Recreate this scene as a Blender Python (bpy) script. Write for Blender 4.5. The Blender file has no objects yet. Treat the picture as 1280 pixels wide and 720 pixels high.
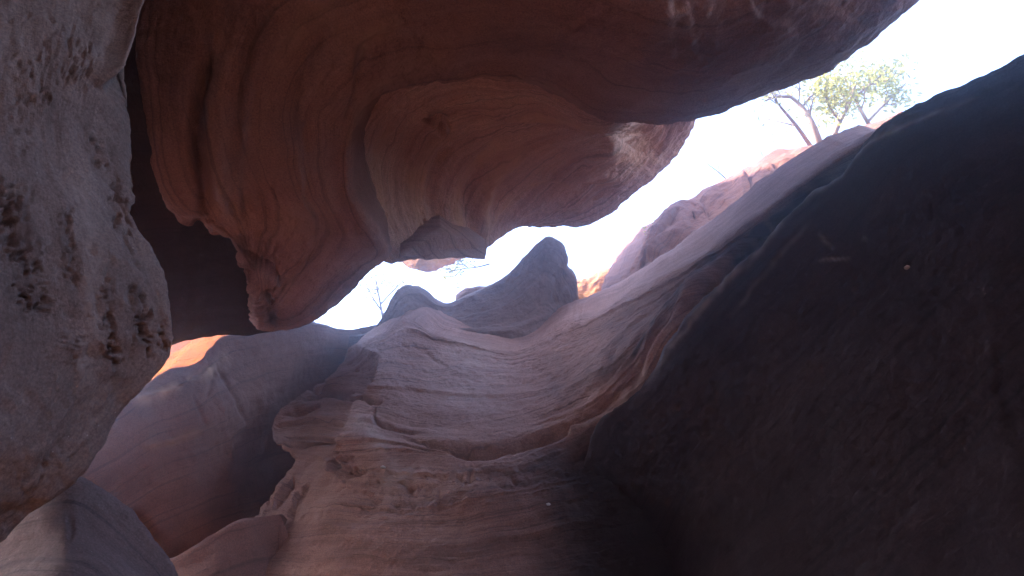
import bpy, math, random
import numpy as np
from mathutils import Vector

random.seed(7)
rng = np.random.default_rng(7)
C = bpy.context.scene.collection
sc = bpy.context.scene
rad = math.radians

# ------------------------------------------------------------------ camera
F = 865.0                       # focal length in pixels of a 1280 wide frame
PITCH = 45.0
CAM = np.array([0.0, 0.0, 1.6])
cp, sp = math.cos(rad(PITCH)), math.sin(rad(PITCH))
RIGHT = np.array([1.0, 0, 0]); FWD = np.array([0, cp, sp]); UP = np.array([0, -sp, cp])
cam = bpy.data.cameras.new('camera'); cam_o = bpy.data.objects.new('camera', cam); C.objects.link(cam_o)
cam_o.location = CAM; cam_o.rotation_euler = (rad(90 + PITCH), 0, 0)
cam.sensor_width = 36; cam.lens = 36 * F / 1280
cam.clip_start = 0.02; cam.clip_end = 3000
sc.camera = cam_o

def cv(x, y, z):                 # direction given as right / up / forward -> world
    return x * RIGHT + y * UP + z * FWD
def W(px, py, d):                # where a sight line meets the rock, d metres ahead
    return CAM + cv((px - 640) / F * d, (360 - py) / F * d, d)
def project(P):
    q = P - CAM
    z = q @ FWD
    zz = np.where(z > 0.05, z, 1e9)
    px = 640 + (q @ RIGHT) / zz * F
    py = 360 - (q @ UP) / zz * F
    px = np.where(z > 0.05, px, -9e5); py = np.where(z > 0.05, py, -9e5)
    return px, py

# ------------------------------------------------------------------ noise
_perm = np.random.default_rng(3).permutation(256)
_perm = np.concatenate([_perm, _perm, _perm])
_g = np.random.default_rng(5).normal(size=(256, 3)); _g /= np.linalg.norm(_g, axis=1)[:, None]
def pn(P):
    i = np.floor(P).astype(np.int64); f = P - i; i &= 255
    w = f * f * f * (f * (f * 6 - 15) + 10)
    out = 0.0
    for dx in (0, 1):
        wx = w[:, 0] if dx else 1 - w[:, 0]
        for dy in (0, 1):
            wy = w[:, 1] if dy else 1 - w[:, 1]
            for dz in (0, 1):
                wz = w[:, 2] if dz else 1 - w[:, 2]
                h = _perm[_perm[_perm[i[:, 0] + dx] + i[:, 1] + dy] + i[:, 2] + dz]
                g = _g[h]
                out = out + wx * wy * wz * (g[:, 0] * (f[:, 0] - dx) + g[:, 1] * (f[:, 1] - dy) + g[:, 2] * (f[:, 2] - dz))
    return out * 1.5
def fbm(P, octv=4, gain=0.5):
    a = 1.0; s = 0
    P = P.copy()
    for _ in range(octv):
        s = s + a * pn(P); a *= gain; P = P * 2.03 + 17.3
    return s

# ------------------------------------------------------------------ interpolation
def tps(ctrl, smooth=0.02):
    c = np.array(ctrl, float); n = len(c)
    XY = c[:, :2] / 100.0
    def U(r): return np.where(r > 1e-9, r * r * np.log(r + 1e-12), 0)
    K = U(np.linalg.norm(XY[:, None] - XY[None], axis=2)) + np.eye(n) * smooth
    Pm = np.hstack([np.ones((n, 1)), XY])
    A = np.zeros((n + 3, n + 3)); A[:n, :n] = K; A[:n, n:] = Pm; A[n:, :n] = Pm.T
    b = np.zeros(n + 3); b[:n] = c[:, 2]
    s = np.linalg.solve(A, b)
    def f(px, py):
        q = np.array([px, py]) / 100.0
        return float(U(np.linalg.norm(XY - q, axis=1)) @ s[:n] + s[n] + s[n + 1] * q[0] + s[n + 2] * q[1])
    return f

def hermite(G, t, ts):           # smooth curve through G (n, ...) at knots t, read at ts
    n = len(t)
    m = np.zeros_like(G)
    for i in range(n):
        if i == 0: m[i] = (G[1] - G[0]) / (t[1] - t[0])
        elif i == n - 1: m[i] = (G[-1] - G[-2]) / (t[-1] - t[-2])
        else:
            d0 = (G[i] - G[i - 1]) / (t[i] - t[i - 1]); d1 = (G[i + 1] - G[i]) / (t[i + 1] - t[i])
            h0 = t[i] - t[i - 1]; h1 = t[i + 1] - t[i]
            m[i] = (d0 * h1 + d1 * h0) / (h0 + h1)
    k = np.clip(np.searchsorted(t, ts, side='right') - 1, 0, n - 2)
    h = (t[k + 1] - t[k]); s = (ts - t[k]) / h
    sh = (len(ts),) + (1,) * (G.ndim - 1)
    s = s.reshape(sh); h = h.reshape(sh)
    return ((2 * s**3 - 3 * s**2 + 1) * G[k] + (s**3 - 2 * s**2 + s) * h * m[k]
            + (-2 * s**3 + 3 * s**2) * G[k + 1] + (s**3 - s**2) * h * m[k + 1])

def knots(G):                    # mean centripetal spacing along axis 0
    d = np.sqrt(np.linalg.norm(np.diff(G, axis=0), axis=-1) + 1e-6).mean(axis=1)
    return np.concatenate([[0], np.cumsum(d)])

def polydist(px, py, poly):
    P = np.stack([px, py], 1); best = np.full(len(P), 1e9); side = np.zeros(len(P)); along = np.zeros(len(P))
    pl = np.array(poly, float); L = 0
    tot = np.linalg.norm(np.diff(pl, axis=0), axis=1).sum()
    for a, b in zip(pl[:-1], pl[1:]):
        ab = b - a; l = np.linalg.norm(ab)
        t = np.clip(((P - a) @ ab) / (l * l), 0, 1)
        q = a + t[:, None] * ab
        d = np.linalg.norm(P - q, axis=1)
        cr = (ab[0] * (P[:, 1] - a[1]) - ab[1] * (P[:, 0] - a[0]))
        m = d < best
        best[m] = d[m]; side[m] = np.sign(cr[m]); along[m] = (L + t[m] * l) / tot
        L += l
    return best, side, along

def smooth_poly(poly, n=6):
    G = np.array(poly, float)
    if len(G) < 3: return G
    t = np.concatenate([[0], np.cumsum(np.sqrt(np.linalg.norm(np.diff(G, axis=0), axis=1)))])
    return hermite(G, t, np.linspace(0, t[-1], n * (len(G) - 1) + 1))

# ------------------------------------------------------------------ rock surfaces
def mesh_from(name, V, faces, mat, parent=None, uv=None, smooth=True, wear_light=None):
    me = bpy.data.meshes.new(name)
    faces4 = [np.asarray(f) for f in faces if len(f)]
    nl = sum(f.size for f in faces4); nf = sum(len(f) for f in faces4)
    me.vertices.add(len(V)); me.loops.add(nl); me.polygons.add(nf)
    ctr = V.mean(axis=0) if parent is None else np.zeros(3)
    me.vertices.foreach_set('co', (V - ctr).astype(np.float32).ravel())
    loops = np.concatenate([f.ravel() for f in faces4]).astype(np.int32)
    sizes = np.concatenate([np.full(len(f), f.shape[1]) for f in faces4])
    me.loops.foreach_set('vertex_index', loops)
    me.polygons.foreach_set('loop_start', np.concatenate([[0], np.cumsum(sizes)[:-1]]).astype(np.int32))
    me.polygons.foreach_set('loop_total', sizes.astype(np.int32))
    me.polygons.foreach_set('use_smooth', np.full(nf, smooth))
    if uv is not None:
        l = me.uv_layers.new(name='strata')
        l.data.foreach_set('uv', uv[loops].astype(np.float32).ravel())
    if wear_light is not None:
        at = me.attributes.new('wear_light', 'FLOAT', 'POINT'); at.data.foreach_set('value', wear_light.astype(np.float32))
    me.materials.append(mat)
    me.update(); me.validate()
    o = bpy.data.objects.new(name, me); C.objects.link(o)
    if parent is None: o.location = ctr
    else:
        o.parent = parent; o.location = -Vector(parent.location)
    return o

def tag(o, label=None, cat=None, group=None, kind=None):
    if label: o['label'] = label
    if cat: o['category'] = cat
    if group: o['group'] = group
    if kind: o['kind'] = kind
    return o

def foot(row, depth, dy, z, dx=0.0):       # carries a low row straight down into the sand
    out = []
    for p in row:
        q = W(p[0], p[1], depth(p[0], p[1])); out.append(('w', q[0] + dx, q[1] + dy, z))
    return out

def loft(name, rows, depth, mat, nu=200, nv=200, back=((0, 0, 3), (0, 0, 3)), strokes=(), parent=None,
         lump=(0.05, 1.2), fine=(0.006, 9), strata=(0.01, 0.5, 7), pits=None, seed=0, wrap_l=None, wrap_r=None, backseg=24, rub=None, terrace=None):
    """Rock skin through a net of surveyed points; it rolls over its rim and closes behind as a thick body."""
    G = []
    for r in rows:
        line = []
        for p in r:
            if p[0] == 'w': line.append(np.array(p[1:], float))
            else: line.append(W(p[0], p[1], depth(p[0], p[1]) + (p[2] if len(p) > 2 else 0)))
        if wrap_l is not None: line.insert(0, line[0] + cv(*wrap_l))
        if wrap_r is not None: line.append(line[-1] + cv(*wrap_r))
        G.append(np.array(line))
    G = np.array(G)
    nr = len(G)
    A0, A1 = cv(*back[0]), cv(*back[1])
    mid = G.mean(axis=0) + 0.6 * (A0 + A1)
    loop = np.concatenate([G, [G[-1] + 0.3 * A1, G[-1] + A1, mid, G[0] + A0, G[0] + 0.3 * A0, G[0]]])
    # knots for the closed profile, with neighbours padded so the seam is smooth
    pad = np.concatenate([loop[-3:-1], loop, loop[1:3]])
    tv = knots(pad)
    t0, tf, t1 = tv[2], tv[2 + nr - 1], tv[2 + len(loop) - 1]
    ts = np.concatenate([np.linspace(t0, tf, nv), np.linspace(tf, t1, backseg + 1)[1:-1]])
    H = hermite(pad, tv, ts)
    tu = knots(np.swapaxes(H, 0, 1))
    S = np.swapaxes(hermite(np.swapaxes(H, 0, 1), tu, np.linspace(0, tu[-1], nu)), 0, 1)   # (NV, nu, 3)
    NV = S.shape[0]
    du = np.gradient(S, axis=1)
    dv = (np.roll(S, -1, 0) - np.roll(S, 1, 0)) * 0.5
    N = np.cross(du, dv); N /= (np.linalg.norm(N, axis=2, keepdims=True) + 1e-9)
    fr = S[:nv].reshape(-1, 3)
    flip = np.sum(N[:nv].reshape(-1, 3) * (CAM - fr)) < 0
    if flip: N = -N
    um = np.concatenate([np.zeros((NV, 1)), np.cumsum(np.linalg.norm(np.diff(S, axis=1), axis=2), axis=1)], 1)
    vs = np.linalg.norm(np.diff(S, axis=0), axis=2).mean(axis=1)
    vm = np.concatenate([[0], np.cumsum(vs)])[:, None] * np.ones((1, nu))
    V = S.reshape(-1, 3); Nf = N.reshape(-1, 3)
    uf, vf = um.ravel(), vm.ravel()
    front = np.zeros((NV, nu)); front[:nv] = 1; front = front.ravel()
    D = np.zeros(len(V)); wear_light = np.zeros(len(V) + 2)
    sd = np.array([seed * 13.7, seed * 7.1, seed * 3.3])
    px, py = project(V)
    for st in strokes:
        kind, poly, w, amp = st[:4]; wob = st[4] if len(st) > 4 else 0.25
        pl = smooth_poly(poly)
        lo, hi = pl.min(0) - 5 * w - 10, pl.max(0) + 5 * w + 10
        m = (px > lo[0]) & (px < hi[0]) & (py > lo[1]) & (py < hi[1]) & (front > 0)
        if not m.any(): continue
        jx = px[m] + wob * w * 2.2 * pn(np.stack([px[m] / (w * 5 + 8), py[m] / (w * 5 + 8), 0 * px[m] + seed], 1)) + wob * 4 * pn(np.stack([px[m] / 9, py[m] / 9, 0 * px[m] + seed + 5], 1))
        jy = py[m] + wob * w * 2.2 * pn(np.stack([px[m] / (w * 5 + 8), py[m] / (w * 5 + 8), 0 * px[m] + seed + 9.5], 1)) + wob * 4 * pn(np.stack([px[m] / 9, py[m] / 9, 0 * px[m] + seed + 2.5], 1))
        d, s, al = polydist(jx, jy, pl)
        fade = np.clip(np.minimum(al, 1 - al) * 7, 0.0, 1) ** 0.7
        if kind == 'groove':
            we = w if w > 6 else w * (0.3 + 0.7 * np.sin(np.pi * np.clip(al, 0, 1)) ** 0.7) * np.clip(1 + 0.9 * pn(np.stack([px[m] / 12., py[m] / 12., 0 * px[m] + seed + 3], 1)), 0.3, 2)
            D[m] -= (amp if w > 4 else amp * 0.5) * np.exp(-(d / we) ** 2) * fade
        elif kind == 'ridge': D[m] += amp * np.exp(-(d / w) ** 2) * fade
        elif kind == 'pale':     # freshly weathered stone and painted glow along the stroke (negative: stain and painted shade)
            k = 0.75 + 0.55 * pn(np.stack([px[m] / 14., py[m] / 14., 0 * px[m] + seed + 21], 1))
            wear_light[:-2][m] += amp * np.exp(-(d / w) ** 2) * fade * np.clip(k, 0, 1.3)
        elif kind == 'pock':     # a patch of small deep weathering holes, drawn out along the stroke
            q = pn(np.stack([px[m] / 7., py[m] / 11., 0 * px[m] + seed + 1.5], 1)) + 0.6 * pn(np.stack([px[m] / 3.2, py[m] / 5., 0 * px[m] + seed], 1))
            D[m] -= 0.65 * amp * np.exp(-(d / (1.5 * w)) ** 2) * fade * np.clip((q - 0.1 + 0.35 * pn(np.stack([px[m] / 30., py[m] / 40., 0 * px[m] + seed + 77], 1))) / 0.4, 0, 1)
        elif kind == 'step':     # the side right of the stroke's direction (in the picture: s>0) stands proud, easing off over w
            x = d * s
            D[m] += amp * fade / (1 + np.exp(-np.clip(x / 1.6, -30, 30))) * np.exp(-np.maximum(x, 0) / w)
        elif kind == 'drop':     # the s>0 side is set back, easing over w
            x = d * s
            D[m] -= amp * fade / (1 + np.exp(-np.clip(x / 1.6, -30, 30))) * np.exp(-np.maximum(x, 0) / w)
    D += lump[0] * fbm(V * lump[1] + sd, 4)
    D += fine[0] * fbm(V * fine[1] + sd, 3, 0.6)
    if strata[0]:
        wv = vf + 0.12 * fbm(V * 0.9 + sd, 2)
        Q = np.stack([uf * strata[1], wv * strata[2], 0 * uf + seed], 1)
        b = fbm(Q, 3, 0.55)
        big = fbm(np.stack([uf * strata[1] * 0.5, wv * strata[2] * 0.22, 0 * uf + seed + 4], 1), 2)
        mod = np.clip(0.6 + 0.9 * pn(V * 0.7 + sd + 31), 0.1, 1.6)
        D += strata[0] * mod * (1 - 2.2 * np.abs(b)) + strata[0] * 1.6 * big
    if terrace is not None:          # crisp bedding: each bed drops sharply, then eases out again
        ta, tf_ = terrace
        t = vf * tf_ + 0.9 * fbm(np.stack([uf * 0.35, vf * 0.5, 0 * uf + seed + 40], 1), 3) + 0.10 * pn(V * 4 + sd)
        n_ = np.floor(t); f_ = t - n_
        h_ = np.modf(np.abs(np.sin(n_ * 12.9898 + seed) * 43758.5453))[0]
        pr = np.where(f_ < 0.12, f_ / 0.12, (1 - f_) / 0.88)
        zone = np.clip(0.35 + 1.3 * pn(np.stack([uf * 0.5, n_ * 0.73, 0 * uf + seed + 55], 1)), 0, 1.2)
        D += ta * (h_ ** 2) * pr * zone
    if pits is not None:
        amp, su, sv, th = pits
        q = pn(np.stack([uf * su, vf * sv, 0 * uf + seed + 7], 1)) + 0.5 * pn(np.stack([uf * su * 2.6, vf * sv * 2.6, 0 * uf + seed], 1))
        zone = np.clip(pn(V * 1.5 + sd + 3) * 2.2 + 0.25, 0, 1)
        D -= amp * zone * np.clip((q - th) / 0.25, 0, 1)
    if rub is not None:
        D += rub(px, py, V, front)
    V = V + Nf * D[:, None]
    idx = np.arange(NV * nu).reshape(NV, nu)
    nx = np.roll(idx, -1, 0)
    q = np.stack([idx[:, :-1], idx[:, 1:], nx[:, 1:], nx[:, :-1]], -1).reshape(-1, 4)
    cl = V.reshape(NV, nu, 3)
    c0, c1 = cl[:, 0].mean(0), cl[:, -1].mean(0)
    V = np.concatenate([V, [c0, c1]]); uv = np.concatenate([np.stack([uf, vf], 1), [[0, 0], [0, 0]]])
    i0, i1 = len(V) - 2, len(V) - 1
    tris = np.concatenate([np.stack([idx[:, 0], nx[:, 0] * 0 + i0, nx[:, 0]], 1)[:, [0, 2, 1]][:, ::-1],
                           np.stack([idx[:, -1], nx[:, -1], nx[:, -1] * 0 + i1], 1)])
    if flip: q = q[:, ::-1]; tris = tris[:, ::-1]
    return mesh_from(name, V, [q, tris], mat, parent, uv, wear_light=wear_light)

# ------------------------------------------------------------------ materials
def nn(nt, t, **k):
    n = nt.nodes.new(t)
    for a, b in k.items():
        if a == 'inp':
            for i, v in b.items(): n.inputs[i].default_value = v
        else: setattr(n, a, b)
    return n
def rock(name, dark, mid, light, bands=(0.5, 9.0), band_mix=0.55, bump=0.35, speck=0.0, stain=None, rough=0.85, spec=0.25, mottle=2.2, painted_shade=None, worn_lit=(0.55, 0.42, 0.34), lamina=0.62):
    m = bpy.data.materials.new(name); m.use_nodes = True; nt = m.node_tree; L = nt.links
    bs = nt.nodes['Principled BSDF']
    bs.inputs['Roughness'].default_value = rough; bs.inputs['Specular IOR Level'].default_value = spec
    tc = nn(nt, 'ShaderNodeTexCoord'); uv = nn(nt, 'ShaderNodeUVMap', uv_map='strata')
    geo = nn(nt, 'ShaderNodeNewGeometry')
    pos = geo.outputs['Position']
    warp = nn(nt, 'ShaderNodeTexNoise', inp={'Scale': 1.1, 'Detail': 3.0}); L.new(pos, warp.inputs['Vector'])
    wsc = nn(nt, 'ShaderNodeVectorMath', operation='MULTIPLY', inp={1: (0.25, 0.25, 0)}); L.new(warp.outputs['Color'], wsc.inputs[0])
    wad = nn(nt, 'ShaderNodeVectorMath', operation='ADD'); L.new(uv.outputs[0], wad.inputs[0]); L.new(wsc.outputs[0], wad.inputs[1])
    mp = nn(nt, 'ShaderNodeMapping'); mp.inputs['Scale'].default_value = (bands[0], bands[1], 1); L.new(wad.outputs[0], mp.inputs['Vector'])
    bn = nn(nt, 'ShaderNodeTexNoise', inp={'Scale': 1.0, 'Detail': 6.0, 'Roughness': 0.6}); L.new(mp.outputs[0], bn.inputs['Vector'])
    mo = nn(nt, 'ShaderNodeTexNoise', inp={'Scale': mottle, 'Detail': 8.0, 'Roughness': 0.62}); L.new(pos, mo.inputs['Vector'])
    mx = nn(nt, 'ShaderNodeMix', data_type='FLOAT'); mx.inputs[0].default_value = band_mix
    L.new(mo.outputs['Fac'], mx.inputs[2]); L.new(bn.outputs['Fac'], mx.inputs[3])
    cr = nn(nt, 'ShaderNodeValToRGB'); e = cr.color_ramp
    e.elements[0].position = 0.33; e.elements[0].color = (*dark, 1)
    e.elements[1].position = 0.68; e.elements[1].color = (*light, 1)
    k = e.elements.new(0.5); k.color = (*mid, 1)
    L.new(mx.outputs[0], cr.inputs['Fac'])
    col = cr.outputs['Color']
    gr = nn(nt, 'ShaderNodeTexNoise', inp={'Scale': 95.0, 'Detail': 3.0, 'Roughness': 0.7}); L.new(pos, gr.inputs['Vector'])
    gm = nn(nt, 'ShaderNodeMapRange', inp={1: 0.3, 2: 0.7, 3: 0.66, 4: 1.3}); L.new(gr.outputs['Fac'], gm.inputs[0])
    mul = nn(nt, 'ShaderNodeMix', data_type='RGBA', blend_type='MULTIPLY'); mul.inputs[0].default_value = 1
    L.new(col, mul.inputs[6]); L.new(gm.outputs[0], mul.inputs[7]); col = mul.outputs[2]
    lmp = nn(nt, 'ShaderNodeMapping'); lmp.inputs['Scale'].default_value = (bands[0] * 0.8, bands[1] * 4.5, 1); L.new(wad.outputs[0], lmp.inputs['Vector'])
    lno = nn(nt, 'ShaderNodeTexNoise', inp={'Scale': 1.0, 'Detail': 3.0, 'Roughness': 0.55}); L.new(lmp.outputs[0], lno.inputs['Vector'])
    lmr = nn(nt, 'ShaderNodeMapRange', inp={1: 0.55, 2: 0.66, 3: 1.0, 4: lamina}); L.new(lno.outputs['Fac'], lmr.inputs[0])
    lmu = nn(nt, 'ShaderNodeMix', data_type='RGBA', blend_type='MULTIPLY'); lmu.inputs[0].default_value = 1; L.new(col, lmu.inputs[6]); L.new(lmr.outputs[0], lmu.inputs[7]); col = lmu.outputs[2]
    if stain is not None:            # mineral streaks running along u
        sm = nn(nt, 'ShaderNodeMapping'); sm.inputs['Scale'].default_value = (stain[1], stain[2], 1); L.new(wad.outputs[0], sm.inputs['Vector'])
        sn = nn(nt, 'ShaderNodeTexNoise', inp={'Scale': 1.0, 'Detail': 5.0, 'Roughness': 0.65}); L.new(sm.outputs[0], sn.inputs['Vector'])
        sr = nn(nt, 'ShaderNodeMapRange', inp={1: 0.54, 2: 0.72, 3: 0.0, 4: stain[3]}); L.new(sn.outputs['Fac'], sr.inputs[0])
        smx = nn(nt, 'ShaderNodeMix', data_type='RGBA'); L.new(sr.outputs[0], smx.inputs[0]); L.new(col, smx.inputs[6]); smx.inputs[7].default_value = (*stain[0], 1)
        col = smx.outputs[2]
    if speck:
        vo = nn(nt, 'ShaderNodeTexVoronoi', inp={'Scale': 28.0}); L.new(pos, vo.inputs['Vector'])
        vr = nn(nt, 'ShaderNodeMapRange', inp={1: 0.05, 2: 0.11, 3: speck, 4: 0.0}); L.new(vo.outputs['Distance'], vr.inputs[0])
        ng = nn(nt, 'ShaderNodeTexNoise', inp={'Scale': 3.0}); L.new(pos, ng.inputs['Vector'])
        nr_ = nn(nt, 'ShaderNodeMapRange', inp={1: 0.52, 2: 0.62}); L.new(ng.outputs['Fac'], nr_.inputs[0])
        mm = nn(nt, 'ShaderNodeMath', operation='MULTIPLY'); L.new(vr.outputs[0], mm.inputs[0]); L.new(nr_.outputs[0], mm.inputs[1])
        sx = nn(nt, 'ShaderNodeMix', data_type='RGBA'); L.new(mm.outputs[0], sx.inputs[0]); L.new(col, sx.inputs[6]); sx.inputs[7].default_value = (0.55, 0.5, 0.45, 1)
        col = sx.outputs[2]
    wa = nn(nt, 'ShaderNodeAttribute', attribute_name='wear_light')
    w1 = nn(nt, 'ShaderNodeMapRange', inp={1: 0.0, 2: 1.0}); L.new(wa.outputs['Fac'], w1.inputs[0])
    wx = nn(nt, 'ShaderNodeMix', data_type='RGBA'); L.new(w1.outputs[0], wx.inputs[0]); L.new(col, wx.inputs[6]); wx.inputs[7].default_value = (*worn_lit, 1); col = wx.outputs[2]
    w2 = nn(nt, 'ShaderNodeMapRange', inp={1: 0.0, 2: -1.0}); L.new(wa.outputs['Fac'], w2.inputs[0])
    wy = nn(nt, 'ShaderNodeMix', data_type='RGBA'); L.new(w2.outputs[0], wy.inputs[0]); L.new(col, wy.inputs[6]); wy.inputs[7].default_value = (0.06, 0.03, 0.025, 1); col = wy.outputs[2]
    if painted_shade is not None:          # shade under the leaning right wall, painted in with a ragged edge
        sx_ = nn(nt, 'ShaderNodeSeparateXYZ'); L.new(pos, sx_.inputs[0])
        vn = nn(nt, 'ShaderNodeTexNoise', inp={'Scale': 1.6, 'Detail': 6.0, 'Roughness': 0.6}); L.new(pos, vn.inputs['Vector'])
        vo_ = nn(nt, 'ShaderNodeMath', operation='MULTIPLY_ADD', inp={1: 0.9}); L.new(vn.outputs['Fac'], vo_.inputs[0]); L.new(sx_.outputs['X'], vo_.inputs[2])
        m1 = nn(nt, 'ShaderNodeMapRange', interpolation_type='SMOOTHSTEP', inp={1: painted_shade[0], 2: painted_shade[1]}); L.new(vo_.outputs[0], m1.inputs[0])
        m2 = nn(nt, 'ShaderNodeMapRange', interpolation_type='SMOOTHSTEP', inp={1: painted_shade[3], 2: painted_shade[2]}); L.new(sx_.outputs['Z'], m2.inputs[0])
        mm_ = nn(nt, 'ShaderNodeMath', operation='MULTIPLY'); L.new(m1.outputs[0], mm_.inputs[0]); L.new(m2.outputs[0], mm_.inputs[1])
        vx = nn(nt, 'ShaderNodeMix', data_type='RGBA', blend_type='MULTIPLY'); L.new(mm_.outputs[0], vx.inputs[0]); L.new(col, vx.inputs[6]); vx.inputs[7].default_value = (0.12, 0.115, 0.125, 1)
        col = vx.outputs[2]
    L.new(col, bs.inputs['Base Color'])
    # relief: grains, small pocks, fine laminae
    g1 = nn(nt, 'ShaderNodeTexNoise', inp={'Scale': 14.0, 'Detail': 9.0, 'Roughness': 0.68}); L.new(pos, g1.inputs['Vector'])
    lm = nn(nt, 'ShaderNodeMapping'); lm.inputs['Scale'].default_value = (bands[0] * 2, bands[1] * 4, 1); L.new(wad.outputs[0], lm.inputs['Vector'])
    g2 = nn(nt, 'ShaderNodeTexNoise', inp={'Scale': 1.0, 'Detail': 4.0, 'Roughness': 0.6}); L.new(lm.outputs[0], g2.inputs['Vector'])
    ad = nn(nt, 'ShaderNodeMath', operation='MULTIPLY_ADD', inp={1: 0.6}); L.new(g2.outputs['Fac'], ad.inputs[0]); L.new(g1.outputs['Fac'], ad.inputs[2])
    bp = nn(nt, 'ShaderNodeBump', inp={'Strength': bump, 'Distance': 0.05}); L.new(ad.outputs[0], bp.inputs['Height'])
    L.new(bp.outputs[0], bs.inputs['Normal'])
    return m
def plain(name, col, rough=0.8, trans=0.0):
    m = bpy.data.materials.new(name); m.use_nodes = True; nt = m.node_tree
    bs = nt.nodes['Principled BSDF']; bs.inputs['Roughness'].default_value = rough; bs.inputs['Specular IOR Level'].default_value = 0.2
    n = nn(nt, 'ShaderNodeTexNoise', inp={'Scale': 6.0, 'Detail': 4.0}); g = nn(nt, 'ShaderNodeNewGeometry'); nt.links.new(g.outputs['Position'], n.inputs['Vector'])
    cr = nn(nt, 'ShaderNodeValToRGB'); cr.color_ramp.elements[0].position = 0.3; cr.color_ramp.elements[1].position = 0.7
    cr.color_ramp.elements[0].color = (*[c * 0.7 for c in col], 1); cr.color_ramp.elements[1].color = (*[min(1, c * 1.25) for c in col], 1)
    nt.links.new(n.outputs['Fac'], cr.inputs['Fac']); nt.links.new(cr.outputs[0], bs.inputs['Base Color'])
    if trans:
        tr = nn(nt, 'ShaderNodeBsdfTranslucent'); nt.links.new(cr.outputs[0], tr.inputs['Color'])
        mx = nn(nt, 'ShaderNodeMixShader'); mx.inputs[0].default_value = trans
        nt.links.new(bs.outputs[0], mx.inputs[1]); nt.links.new(tr.outputs[0], mx.inputs[2])
        nt.links.new(mx.outputs[0], nt.nodes['Material Output'].inputs['Surface'])
    return m

M_grey = rock('grey_sandstone', (0.185, 0.125, 0.098), (0.25, 0.175, 0.14), (0.31, 0.225, 0.182), bands=(1.2, 5), band_mix=0.45, bump=0.5, speck=0.7, lamina=0.9, stain=((0.10, 0.065, 0.055), 1.0, 7.0, 0.5))
M_red = rock('red_sandstone', (0.24, 0.11, 0.078), (0.35, 0.175, 0.125), (0.43, 0.24, 0.175), bands=(0.35, 4), band_mix=0.6, bump=0.6, worn_lit=(0.46, 0.27, 0.18), stain=((0.15, 0.07, 0.05), 0.5, 5.0, 0.55))
M_alc = rock('swirled_sandstone', (0.44, 0.205, 0.12), (0.60, 0.32, 0.21), (0.70, 0.43, 0.30), bands=(0.5, 8), band_mix=0.7, bump=0.7, worn_lit=(0.66, 0.36, 0.19), stain=((0.55, 0.36, 0.27), 0.5, 9.0, 0.5))
M_bowl = rock('layered_sandstone', (0.23, 0.108, 0.072), (0.34, 0.175, 0.122), (0.43, 0.245, 0.175), bands=(0.5, 9), band_mix=0.55, bump=0.75, speck=0.5, stain=((0.20, 0.10, 0.075), 0.5, 8.0, 0.5), painted_shade=(0.2, 1.1, 4.4, 5.2))
M_dark = rock('shaded_sandstone', (0.028, 0.016, 0.0155), (0.046, 0.027, 0.026), (0.07, 0.043, 0.04), bands=(0.35, 5), band_mix=0.5, bump=0.42, rough=0.75, spec=0.16, worn_lit=(0.30, 0.25, 0.22))  # near-black base colour stands in for shade on the wall and recess
M_slab = rock('rust_sandstone', (0.165, 0.07, 0.045), (0.245, 0.112, 0.075), (0.32, 0.165, 0.115), bands=(0.4, 4), band_mix=0.5, bump=0.5, worn_lit=(0.55, 0.30, 0.15))
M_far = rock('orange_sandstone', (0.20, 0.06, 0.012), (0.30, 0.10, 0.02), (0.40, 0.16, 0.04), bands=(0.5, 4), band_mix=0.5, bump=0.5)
M_mauve = rock('mauve_sandstone', (0.13, 0.075, 0.06), (0.185, 0.113, 0.093), (0.235, 0.152, 0.127), bands=(0.8, 5), band_mix=0.5, bump=0.5, speck=0.4)
M_rim = rock('pink_sandstone', (0.15, 0.055, 0.032), (0.22, 0.09, 0.055), (0.29, 0.135, 0.088), bands=(0.5, 6), band_mix=0.6, bump=0.6)
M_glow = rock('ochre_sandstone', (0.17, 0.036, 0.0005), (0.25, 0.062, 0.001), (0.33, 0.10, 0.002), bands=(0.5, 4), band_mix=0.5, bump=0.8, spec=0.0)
M_sand = rock('red_sand', (0.17, 0.085, 0.06), (0.22, 0.115, 0.082), (0.27, 0.15, 0.105), band_mix=0.0, bump=0.3)
M_bark = plain('bark', (0.22, 0.15, 0.10), 0.9)
M_leaf = plain('leaf', (0.26, 0.25, 0.06), 0.6, 0.55)
M_twig = plain('dry_twig', (0.20, 0.15, 0.11), 0.9)
M_peb = plain('quartz', (0.62, 0.58, 0.52), 0.6)

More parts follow.
